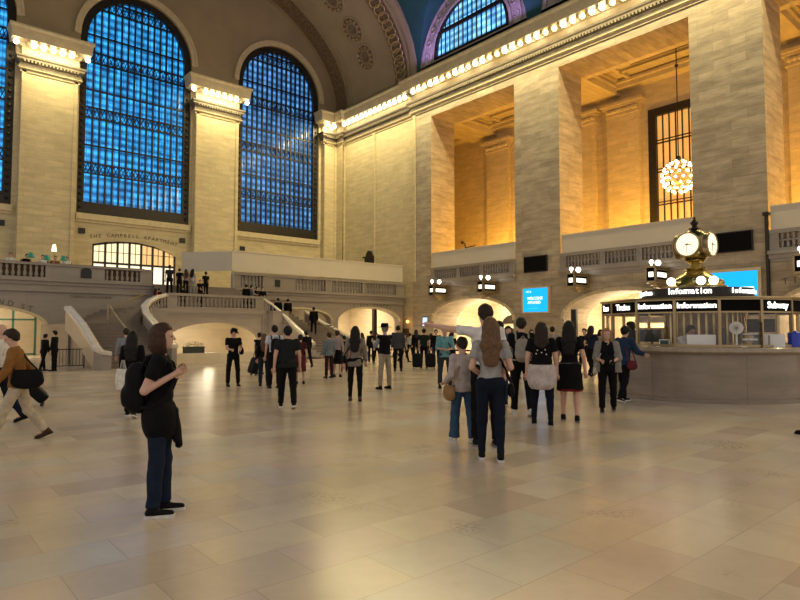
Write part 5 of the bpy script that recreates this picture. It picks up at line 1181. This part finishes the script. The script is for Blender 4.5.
# --- couple in front of the middle of the hall
c = person((5.75, 4.92, 0), 0.778, 'woman with very long brown hair and dark leggings, back turned, in the middle', H=1.736, sex='f', hair=('long', 'auburn'), top=('tee', (.30, .29, .28), .93), bottom=('leggings', (.007, .011, .022)), shoes=(BLK, (.6, .6, .6)), legs=((6, 2), (-4, 2)), arms=((-6, 14, 60, -30), (-8, 16, 62, -34)), head=(6, 4), res=.010, legsout=2)
attach('shoulderbag', c, 'small dark bag at the right hip of the long haired woman', BLK, .7, side=-1)
b = person((6.38, 5.55, 0), 0.925, 'tall man in white tee reaching a phone up to the left over the crowd', H=1.934, hair=('short', 'dark'), top=('tee', (.62, .60, .57)), bottom=('trousers', BLK), shoes=(BLK, GRY), legs=((2, 2), (-4, 2)), arms=((104, 62, 112, 58), (2, 10, 20, 4)), head=(18, -6), res=.012)
attach('phone', b, 'phone held up high at arm length by the tall man in white', BLK, side=1)
p = person((6.30, 5.91, 0), 1.190, 'woman in pale cardigan and blue jeans with white shoes, behind the long haired woman', H=1.485, sex='f', hair=('short', 'dark'), top=('jacket', (.40, .34, .32), .86), bottom=('wide', (.035, .075, .135)), shoes=((.55, .53, .48), (.6, .58, .54)), legs=((8, 4), (-8, 8)), arms=((0, 6, 60, 6), (0, 8, 40, 4)), head=(0, 8), res=.014)
attach('shoulderbag', p, 'tan leather bag of the woman in the pale cardigan', (.26, .15, .06), .95, side=1, dz=-.02)
# --- the two women walking away, and the man with the pale backpack
p = person((8.59, 6.21, 0), 0.626, 'woman in black tee with printed back and pale jacket tied round her hips', H=1.719, sex='f', fat=1.22, hair=('mid', 'dark'), top=('tee', BLK, .95), bottom=('leggings', (.006, .008, .018)), shoes=(BLK, BLK), legs=((7, 2), (-3, 3)), arms=((-2, 13, 4, 4), (4, 13, 12, 4)), res=.012, over=('waist', (.50, .43, .40), .60, 1), legsout=5)
for k, (y, z) in enumerate(((0, 1.34), (-.06, 1.29), (.07, 1.28), (.0, 1.24), (.09, 1.22), (-.08, 1.21))):
    m = MB(); m.ball((0, 0, 0), .012, 6, 4, sx=.4); o = m.build('shirt_print', M['white'], p[0]); o.location = tuple(p[1]['T'](-.142, y, z))
p = person((9.24, 6.09, 0), 0.548, 'woman with long black hair in short black dress with a red hem, walking away', H=1.741, sex='f', hair=('long', 'black'), top=('tee', BLK, .93), bottom=('skirt', BLK, .56), shoes=(BLK, GRY), legs=((7, 5), (-5, 8)), arms=((0, 9, 4, 4), (-14, 14, 6, 6)), res=.012, fat=1.08)
m = MB(); m.lathe([(.20, 0), (.205, .02), (.205, -.015), (.20, -.02)], n=24, sx=1, sy=1.1); o = m.build('red_hem', cloth((.16, .012, .012)), p[0]); o.location = tuple(p[1]['T'](0, 0, .555)); 
m = MB(); m.lathe([(.155, 0), (.158, .025), (.155, .05)], n=24, sx=.95, sy=1.22); o = m.build('belt', cloth((.12, .11, .10), .4), p[0]); o.location = tuple(p[1]['T'](0, 0, .98))
p = person((9.20, 7.11, 0), 0.798, 'man in dark clothes and white trainers carrying a pale grey backpack', H=1.827, hair=('short', 'dark'), top=('tee', BLK), bottom=('trousers', BLK), shoes=((.55, .53, .5), (.6, .6, .58)), legs=((10, 4), (-10, 16)), arms=((2, 8, 30, 3), (0, 8, 20, 3)), res=.014)
attach('backpack', p, 'pale grey backpack on the man in white trainers', (.28, .25, .21), 1.0)
# --- woman coming towards us, and the person at the booth
p = person((10.81, 6.27, 0), -2.581, 'fair haired woman in grey cardigan walking towards the camera holding a phone', H=1.619, sex='f', fat=1.12, hair=('mid', 'blond'), top=('tee', BLK, .85), bottom=('trousers', BLK), shoes=(BLK, GRY), legs=((-8, 10), (10, 6)), arms=((8, 12, 78, -24), (8, 12, 78, -24)), res=.012)
q_ = p[1]; s_ = q_['s']
for sg, i in ((1, 0), (-1, 1)):                           # open cardigan: two side panels and sleeves
    F = Field(V(-.3, -.45, .6), V(.35, .45, 1.6), .014); F.cone(q_['T'](-.02, sg * .15, 1.38), q_['T'](.0, sg * .19, .82), .085, .10, .05); F.cone(q_['T'](-.10, sg * .08, 1.34), q_['T'](-.10, sg * .10, .82), .09, .10, .05)
    A_ = q_['A'][i]; F.cone(A_[0], A_[1], .075, .065, .03); F.cone(A_[1], A_[1] * .15 + A_[2] * .85, .062, .05, .02); F.cut(lambda x, y, z: np.maximum(.84 * s_ - z, x - .10 - (np.abs(y) - .1) * .3)); F.ruffle(.004, 30); field_obj(F, 'cardigan_side', cloth((.22, .21, .185)), p[0])
attach('phone', p, 'phone held at the waist by the woman in the grey cardigan', BLK, side=1)
attach('shoulderbag', p, 'white bag at the side of the woman in the grey cardigan', (.45, .42, .36), .7, side=-1)
p = person((12.57, 6.90, 0), -0.196, 'person in denim jacket and dark trousers leaning on the booth counter', H=1.688, hair=('short', 'black'), top=('jacket', (.018, .035, .075)), bottom=('trousers', BLK), shoes=(BLK, WHT), legs=((12, 2), (-10, 20)), arms=((30, 8, 75, 0), (30, 8, 75, 0)), lean=6, res=.016)
attach('shoulderbag', p, 'dark red bag hanging behind the person in the denim jacket', (.12, .02, .03), .9, side=-1)
# --- left edge
p = person((1.55, 10.23, 0), 2.887, 'man in brown jacket and khaki trousers striding left, head bowed', H=1.657, hair=('short', 'dark'), top=('jacket', (.22, .10, .028), .86), bottom=('trousers', (.46, .38, .27)), shoes=((.06, .03, .015), (.03, .02, .015)), legs=((24, 4), (-16, 22)), arms=((14, 8, 40, 4), (-34, 8, -38, 6)), head=(0, 22), lean=8, res=.013)
attach('shoulderbag', p, 'black messenger bag slung behind the man in the brown jacket', BLK, 1.3, side=1, dz=.14)
suitcase((2.72, 14.50, 0), 2.921, 'black wheeled suitcase dragged behind the man in the brown jacket', 42)
person((1.59, 12.27, 0), 2.838, 'bald man in white shirt at the left edge, behind the brown jacket', H=1.731, hair=('bald', 'grey'), top=('long', (.6, .58, .55)), bottom=('trousers', NAVY), legs=WK, res=.016)
person((4.88, 26.94, 0), 0.344, 'man in dark suit and the shorter of two talking near the left arch', H=1.441, hair=('short', 'black'), top=('jacket', BLK, .85), bottom=('trousers', BLK), legs=((10, 3), (-12, 6)), lean=6)
person((5.20, 26.65, 0), 2.600, 'taller man in dark coat facing the other suited man near the left arch', H=1.559, hair=('short', 'black'), top=('jacket', BLK, .75), bottom=('trousers', BLK))
person((5.36, 18.20, 0), 1.284, 'man in grey shirt with dark trousers facing the near stairs', H=1.627, hair=('short', 'dark'), top=('long', (.20, .21, .23)), bottom=('trousers', BLK), arms=((0, 12, 20, 2), (0, 12, 20, 2)))
p = person((3.55, 11.66, 0), 1.031, 'woman with long black hair in black, carrying a white tote, behind the foreground woman', H=1.581, sex='f', hair=('long', 'black'), top=('long', BLK), bottom=('trousers', BLK), shoes=(BLK, WHT), legs=((16, 4), (-14, 18)), res=.016)
attach('tote', p, 'white paper tote bag hanging behind the foreground woman', (.66, .64, .56), side=1, dz=.30)
# --- middle distance, left of centre
p = person((7.69, 16.18, 0), -1.753, 'man in black cap and tee looking down at his hands by the cream underpass', H=1.627, hair=('short', 'dark'), top=('tee', BLK), bottom=('trousers', BLK), arms=READ, head=(30, 20), legsout=7, hat=('cap', BLK), res=.018)
attach('shoulderbag', p, 'black bag at the side of the man in the cap', BLK, .9, side=1, dz=.2)
person((10.49, 19.95, 0), 0.563, 'small figure in dark vest over white shirt against the cream arch', H=1.489, hair=('short', 'black'), top=('tee', WHT), bottom=('trousers', BLK), over=('vest', BLK))
suitcase((9.83, 19.27, 0), 0.052, 'low black bag on wheels standing before the cream arch', 20)
person((8.36, 15.60, 0), 1.079, 'woman with reddish brown hair and dark jeans, left of the white shirted backpacker', H=1.484, sex='f', hair=('long', 'auburn'), top=('long', BLK), bottom=('trousers', (.015, .02, .035)))
p = person((8.29, 14.88, 0), 1.272, 'man in white shirt with a black backpack beside the large man in black', H=1.71, hair=('short', 'black'), top=('tee', (.5, .52, .56)), bottom=('trousers', BLK))
attach('backpack', p, 'black backpack over the white shirt left of the large man in black', BLK, 1.0)
person((6.38, 10.91, 0), 1.111, 'broad man in black tee and trousers walking away, left of the far stairs', H=1.682, fat=1.18, hair=('short', 'black'), top=('tee', (.014, .016, .016), .88), bottom=('trousers', BLK), shoes=(BLK, WHT), legs=((14, 4), (-12, 18)), arms=((-8, 12, 0, 6), (4, 12, 14, 4)), res=.014)
person((9.48, 15.47, 0), 1.021, 'woman in dark red skirt standing right of the broad man in black', H=1.45, sex='f', hair=('short', 'black'), top=('tee', (.06, .012, .015)), bottom=('skirt', (.09, .015, .02), .45))
person((14.04, 22.36, 0), 1.359, 'dark figure bending at the foot of the far stairs', H=1.598, hair=('short', 'black'), top=('jacket', BLK), bottom=('trousers', BLK), lean=14, legs=WK)
person((11.39, 16.77, 0), 1.498, 'person in grey blue jacket left of the woman with the black skirt', H=1.498, hair=('short', 'brown'), top=('jacket', (.15, .17, .19)), bottom=('trousers', (.03, .015, .015)))
p = person((11.84, 16.94, 0), 0.612, 'woman in pale pink top and black skirt in front of the far stairs', H=1.564, sex='f', hair=('short', 'brown'), top=('elbow', (.34, .27, .26)), bottom=('skirt', BLK, .5))
attach('tote', p, 'red and white shopping bag held beside the black skirt', (.45, .18, .16), side=1)
person((13.44, 18.78, 0), 0.950, 'short dark haired child in black right of the black skirt', H=1.369, hair=('short', 'black'), top=('tee', BLK), bottom=('trousers', BLK))
p = person((8.16, 10.97, 0), 0.879, 'woman with long black hair, sand coloured top and black leggings walking away', H=1.667, sex='f', hair=('long', 'black'), top=('long', (.20, .165, .13), .82), bottom=('leggings', BLK), shoes=((.08, .04, .03), BLK), legs=((8, 3), (-8, 10)), arms=((-6, 12, 4, 6), (6, 12, 24, 6)), res=.014)
attach('shoulderbag', p, 'black bag on the left shoulder of the sand coloured top woman', BLK, .8, side=1, dz=.12)
p = person((10.42, 12.66, 0), 1.580, 'man in dark hat and vest with khaki trousers raising a camera', H=1.735, hair=('short', 'grey'), top=('elbow', (.22, .24, .27)), bottom=('trousers', (.30, .25, .19)), arms=((30, 8, 120, -20), (30, 8, 120, -20)), over=('vest', BLK), hat=('brim', BLK), legsout=7, res=.016)
m = MB(); m.obox((0, 0, 0), (.06, .12, .08)); m.tube([(.03, 0, 0), (.09, 0, 0)], .03, 10); o = m.build('camera', M['black']); c_ = (p[1]['A'][0][2] + p[1]['A'][1][2]) / 2 + V(.08, 0, .06); o.location = rot_loc(p[0], c_); o.rotation_euler = (0, 0, p[0].rotation_euler.z); tag(o, 'small black camera held up by the man in the hat', 'camera')
person((15.36, 17.85, 0), 0.860, 'man in dark jacket right behind the man in the hat', H=1.755, hair=('short', 'black'), top=('jacket', (.05, .05, .055)), bottom=('trousers', BLK))
for k, (X, Y, rz_, H_, col, bc, lb) in enumerate((
    (18.65, 23.74, 0.730, 1.547, BLK, BLK, 'dark figure far behind, left of the man in the hat'), (17.77, 22.17, -2.072, 1.456, WHT, BLK, 'far figure in white top just left of the hat'),
    (22.99, 25.67, 0.491, 1.425, LGRY, BLK, 'far figure in light grey below the orange sconce'), (21.00, 22.98, 1.005, 1.597, BLK, BLK, 'far dark figure right of the orange sconce'),
    (19.90, 22.66, -0.895, 1.397, GRY, BLK, 'far figure in grey between the brown notice board and the hat man'), (22.31, 23.22, 0.805, 1.437, WHT, BLK, 'far figure in white right of the man with suitcase'),
    (18.77, 19.22, -2.344, 1.598, BLK, NAVY, 'dark figure just left of the man in the teal shirt'), (16.55, 16.08, 0.073, 1.56, BLK, BLK, 'dark figure right behind the man in the teal shirt'),
    (23.17, 27.20, 1.912, 1.36, (.1, .03, .03), BLK, 'tiny far figure in dark red near the corner'), (19.52, 25.64, 1.444, 1.437, WHT, BLK, 'far figure in white behind the long black hair'))):
    person((X, Y, 0), rz_, lb, H=H_, sex='mf'[k % 2], hair=(('short', 'black'), ('mid', 'dark'))[k % 2], top=('tee' if k % 3 else 'jacket', col), bottom=('trousers', bc), legs=(ST, WK, WK2)[k % 3], arms=(HANG, SWING, READ)[k % 3], res=.024)
p = person((17.40, 18.54, 0), 0.817, 'man in dark green top walking away between two black suitcases', H=1.64, hair=('short', 'black'), top=('tee', (.012, .02, .014)), bottom=('trousers', BLK))
suitcase((16.74, 18.26, 0), 0.829, 'black suitcase left of the man in dark green', 8)
suitcase((17.17, 17.88, 0), 0.806, 'black suitcase right of the man in dark green', 8)
p = person((11.86, 11.79, 0), -2.272, 'man in teal short sleeved shirt and dark jeans facing the camera, arms folded', H=1.682, hair=('short', 'grey'), top=('elbow', (.13, .30, .32), .88), bottom=('trousers', (.03, .035, .045)), arms=((8, 8, 80, -36), (8, 8, 84, -38)), legsout=6, res=.016, head=(0, 8))
attach('shoulderbag', p, 'black bag at the side of the man in teal', BLK, .9, side=1)
# --- right of centre, behind
person((10.20, 8.47, 0), 1.042, 'man in denim jacket half hidden behind the tall man in white', H=1.773, hair=('short', 'black'), top=('jacket', (.03, .06, .11)), bottom=('trousers', JEAN))
person((11.26, 9.08, 0), -2.376, 'dark haired woman in dark blouse facing the camera left of the pale backpack', H=1.67, sex='f', hair=('mid', 'black'), top=('long', (.03, .03, .04)), bottom=('trousers', NAVY), arms=READ)
for k, (X, Y, rz_, H_, col, bc, lb) in enumerate((
    (17.78, 12.39, 0.609, 1.703, (.3, .25, .22), BLK, 'figure in light top between the two walking women'), (18.80, 11.50, 0.025, 1.773, (.014, .02, .04), BLK, 'man in navy behind the long black hair woman, left of booth'),
    (20.39, 12.76, -2.931, 1.675, BLK, BLK, 'dark figure left of the woman in the grey cardigan'), (21.36, 12.66, -1.559, 1.598, GRY, BLK, 'grey figure behind the fair haired woman'),
    (16.18, 12.61, 0.313, 1.598, BLK, BLK, 'dark figure beyond the pale backpack'), (18.01, 13.45, -2.151, 1.635, (.15, .05, .04), BLK, 'figure in rust red top under the blue screen'),
    (16.09, 13.84, 0.449, 1.563, BLK, BLK, 'dark figure seen past the raised arm'))):
    person((X, Y, 0), rz_, lb, H=H_, sex='mf'[k % 2], hair=(('short', 'black'), ('mid', 'dark'))[k % 2], top=('tee' if k % 3 else 'jacket', col), bottom=('trousers', bc), legs=(ST, WK, WK2)[k % 3], arms=(HANG, SWING, READ)[k % 3], res=.024)
p = person((11.00, 2.70, 0), 1.899, 'walker almost out of the picture at the right edge, only a dark shoe showing', H=1.72, hair=('short', 'dark'), top=('jacket', BLK), bottom=('trousers', BLK), legs=((20, 3), (-20, 20)), res=.02)
# --- on the far stairs and the landing
for k, (X, Y, z, col, bc, lg, lb) in enumerate((
    (19.5, 34.6, 1.93, BLK, GRY, ST, 'dark figure climbing at the top of the far stairs'), (20.4, 34.9, 1.93, BLK, BLK, ST, 'second dark figure at the top of the far stairs, further right'),
    (20.3, 31.6, 1.33, BLK, BLK, WK, 'dark figure half way up the far stairs'))):
    person((X, Y, z), face_dir(X, Y, 0), lb, H=1.72, hair=('short', 'black'), top=('jacket', col), bottom=('trousers', bc), legs=lg, arms=HANG, res=.024)
for k, (X, Y, Z, H_, rel, sx_, hc_, col, bc, lb) in enumerate((
    (11.95, 35.3, 2.78, 1.2, 40, 'f', 'black', (.45, .07, .09), BLK, 'child in coral pink top at the near end of the landing'), (12.3, 35.8, 2.78, 1.25, -20, 'm', 'black', BLK, BLK, 'child in black beside the coral pink top'),
    (13.2, 36.6, 3.76, 1.76, 0, 'm', 'black', (.02, .02, .025), BLK, 'tall dark man standing before the lit restaurant window'),
    (13.8, 36.6, 3.76, 1.6, 30, 'm', 'black', BLK, BLK, 'dark figure on the landing steps, left of the pair with pale clothes'), (14.2, 36.6, 3.76, 1.58, -20, 'f', 'brown', (.26, .20, .17), BLK, 'figure in beige on the landing steps'),
    (14.62, 36.6, 3.76, 1.62, 20, 'f', 'black', (.42, .42, .44), LGRY, 'long haired figure in pale grey on the landing steps'), (14.7, 35.6, 3.27, 1.38, 170, 'm', 'black', BLK, BLK, 'short dark figure on the landing, right of pale grey figure'),
    (15.3, 36.2, 3.6, 1.62, -30, 'm', 'black', BLK, BLK, 'dark man with raised head in the middle of the landing'))):
    person((X, Y, Z), face_dir(X, Y, rel), lb, H=H_, sex=sx_, hair=('long' if sx_ == 'f' else 'short', hc_), top=('tee', col), bottom=('trousers', bc), arms=HANG, res=.026)
for k, (X, Y, lb, col) in enumerate(((17.1, 34.3, 'dark figure leaning on the landing balustrade, leftmost of the right hand group', BLK), (17.55, 34.5, 'figure in grey beside the landing rail end', GRY), (18.4, 35.4, 'dark figure under the hoarding corner', BLK), (18.9, 35.6, 'dark figure further right under the hoarding', BLK), (19.5, 35.2, 'lone head above the top of the far parapet', (.05, .06, .08)), (14.2, 34.2, 'low dark figure behind the landing balustrade', BLK), (13.2, 34.4, 'dark seated figure behind the landing balustrade, nearer the stairs', BLK))):
    z = 2.78 if X < 17.9 else (2.77 if X < 19.2 else 1.93); person((X, Y, z), face_dir(X, Y, 20 + 50 * k), lb, H=1.35 if X < 17 else 1.62, hair=('short', 'black'), top=('jacket', col), bottom=('trousers', BLK), arms=READ if k % 2 else HANG, res=.026)
# --- diners on the balcony with green-shaded lamps
green = emit('lamp_shade_green', (.02, .22, .13), .3); shade = emit('lit_lamp_shade', (1, .82, .45), 2.5)
bench = M['wood']
for k, (X, col, rel, lb) in enumerate(((4.3, BLK, 60, 'diner in black at the left end of the balcony'), (5.5, WHT, 180, 'diner in white, second from the left on the balcony'), (6.3, BLK, 150, 'diner in black between two in white on the balcony'), (7.1, WHT, 200, 'diner in white beside the tall lit lamp'), (7.75, (.2, .08, .04), 160, 'diner in rust brown on the balcony'), (8.35, WHT, 190, 'last diner in white before the arched grille'))):
    Y = 40.2; m = MB(); m.box(-.24, .24, -.24, .24, .4, .45); m.box(-.24, -.2, -.24, .24, .45, .8)
    for a in (-.2, .2):
        for b in (-.2, .2): m.box(a - .02, a + .02, b - .02, b + .02, 0, .4)
    rz_ = face_dir(X, Y, rel); o = m.build('restaurant_chair', bench); o.location = (X, Y, 4.4); o.rotation_euler = (0, 0, rz_); o.scale = (1, 1, 1.6); tag(o, 'wooden high chair of the ' + lb, 'chair', None)
    person((X, Y, 4.65), rz_, lb, H=1.7, hair=('short', 'black'), top=('long', col), bottom=('trousers', BLK), legs=((85, 85), (85, 85)), arms=READ, sit=True, res=.026)
for k, (X, hgt, mt, lb) in enumerate(((4.6, 1.75, green, 'green shaded table lamp at the left edge of the balcony'), (6.35, 1.5, green, 'green shaded table lamp left of the tall lit lamp'), (7.15, 1.42, green, 'green shaded table lamp beside the tall lit lamp'), (8.0, 1.45, green, 'green shaded table lamp before the arched grille'), (7.5, 2.0, shade, 'tall lit cone lamp among the diners'))):
    t = tag(thing('table_lamp', loc=(X, 39.3, 5.16)), lb, 'lamp'); h = hgt - .75; m = MB(); m.lathe([(.08, 0), (.08, .02), (.02, .04), (.02, h - .1)], n=8); m.build('lamp_base', M['oldbrass'], t)
    m = MB(); m.lathe([(.2, h - .2), (.09, h + .08)] if mt is green else [(.14, h - .25), (.07, h + .15)], n=12); m.build('lamp_shade', mt, t, True)
for k, X in enumerate((4.6, 6.35, 7.3, 8.2)):
    t = tag(thing('restaurant_table', loc=(X, 39.3, 4.4)), ('white clothed table under the leftmost green lamp', 'white clothed table left of the tall lit lamp', 'white clothed table under the tall lit lamp', 'white clothed table nearest the arched grille')[k], 'table'); m = MB(); m.box(-.36, .36, -.36, .36, .7, .76); m.build('tabletop', M['white'], t); m = MB(); m.tube([(0, 0, 0), (0, 0, .7)], .04, 8); m.build('leg', M['black'], t)
# --- clerks in the booth
X, Y, _ = inb(1.35, -.42, 0)
p = person((X, Y, 0), va + .9, 'clerk in white shirt bending over the counter inside the booth', H=1.78, skin='tan', hair=('short', 'dark'), top=('long', (.6, .6, .6)), bottom=('trousers', BLK), arms=((50, 8, 60, -10), (40, 8, 70, -10)), lean=30, head=(0, 20), res=.014)
X, Y, _ = inb(.9, -1.5, 0)
p = person((X, Y, 0), va - 1.4, 'clerk in dark cap at the left end of the booth', H=1.78, skin='dark', hair=('short', 'black'), top=('long', (.03, .035, .06)), bottom=('trousers', BLK), hat=('cap', BLK), res=.016)
# ================================================================== light
WARM = (1.0, .83, .42); AMB = (1.0, .50, .07)
DOWN = (0, 0, 0)
# unseen fill lights added out from the side wall, standing in for the cornice bulbs
for y0, y1 in ((-8, 12), (12, 24), (24, 36.5), (36.5, 48)):
    area('cornice_fill', (XW - 1.5, (y0 + y1) / 2, 21.2), (.3, y1 - y0), (0, math.radians(20), 0), 92 * (y1 - y0), WARM)
for a, b in PIL[:2]:
    area('pilaster_fill', ((a + b) / 2, YW - 2.3, 21.1), (b - a, 1.1), (math.radians(20), 0, 0), 310, WARM)  # unseen fill added well off the pilasters to even the light down the shafts
# gallery lamps
for c in BAYS:
    point('gallery_lamp', (XW + 5.2, c, 8.0), 1250, AMB, .4)
    point('gallery_lamp', (XW + 6.2, c + 4.0, 7.0), 550, AMB, .3)
w = bpy.data.worlds.new('World'); scene.world = w; w.use_nodes = True
w.node_tree.nodes['Background'].inputs[0].default_value = (1.0, .90, .83, 1); w.node_tree.nodes['Background'].inputs[1].default_value = .58

cam = bpy.data.cameras.new('Camera'); co = bpy.data.objects.new('Camera', cam); COL.objects.link(co)
cam.sensor_fit = 'HORIZONTAL'; cam.sensor_width = 36; cam.lens = 36 * FPX / 800
co.location = (0, 0, CAM_H); co.rotation_euler = (math.radians(90) + math.atan(30 / 600), 0, -YAW); cam.clip_end = 300
scene.camera = co
scene.view_settings.view_transform = 'Standard'; scene.view_settings.look = 'None'; scene.view_settings.gamma = 1; scene.view_settings.exposure = .27
scene.cycles.use_denoising = True; scene.cycles.max_bounces = 6; scene.cycles.diffuse_bounces = 3; scene.cycles.sample_clamp_indirect = 6
# lamps of the ground-floor passages and the underpass
CRM = (1.0, .84, .58)
for c in BAYS: area('passage_lamp', (XW + 5.2, c, 4.2), (3, 5), (0, 0, 0), 700, CRM); area('passage_uplamp', (XW + 3.6, c, 1.9), (.3, 5), (0, PI, 0), 350, CRM)
area('passage_lamp', (3.5, 41.5, 4.0), (6, 2), (0, 0, 0), 420, CRM)
area('passage_lamp', (29.5, 41.5, 4.0), (5, 2), (0, 0, 0), 380, CRM); area('passage_lamp', (23, 41.5, 4.0), (4, 2), (0, 0, 0), 60, CRM)
point('underpass_lamp', (14.5, 34.6, 1.3), 110, CRM, .7); point('underpass_lamp', (12.8, 31.6, -.6), 60, CRM, .5); point('underpass_lamp', (16.6, 31.6, -.6), 60, CRM, .2)
point('booth_lamp', (BX, BYc, 2.1), 26, (1, .8, .5), .3)

# violet light on the lunette plaster, from lamps standing on the cornice
area('lunette_lamp', (XW - 1.0, 33.6, 23.0), (.5, 3), (0, math.radians(150), 0), 190, (.5, .32, 1.0))
area('lunette_lamp', (XW - 1.0, 25.5, 23.0), (.5, 3), (0, math.radians(150), 0), 120, (.5, .32, 1.0))
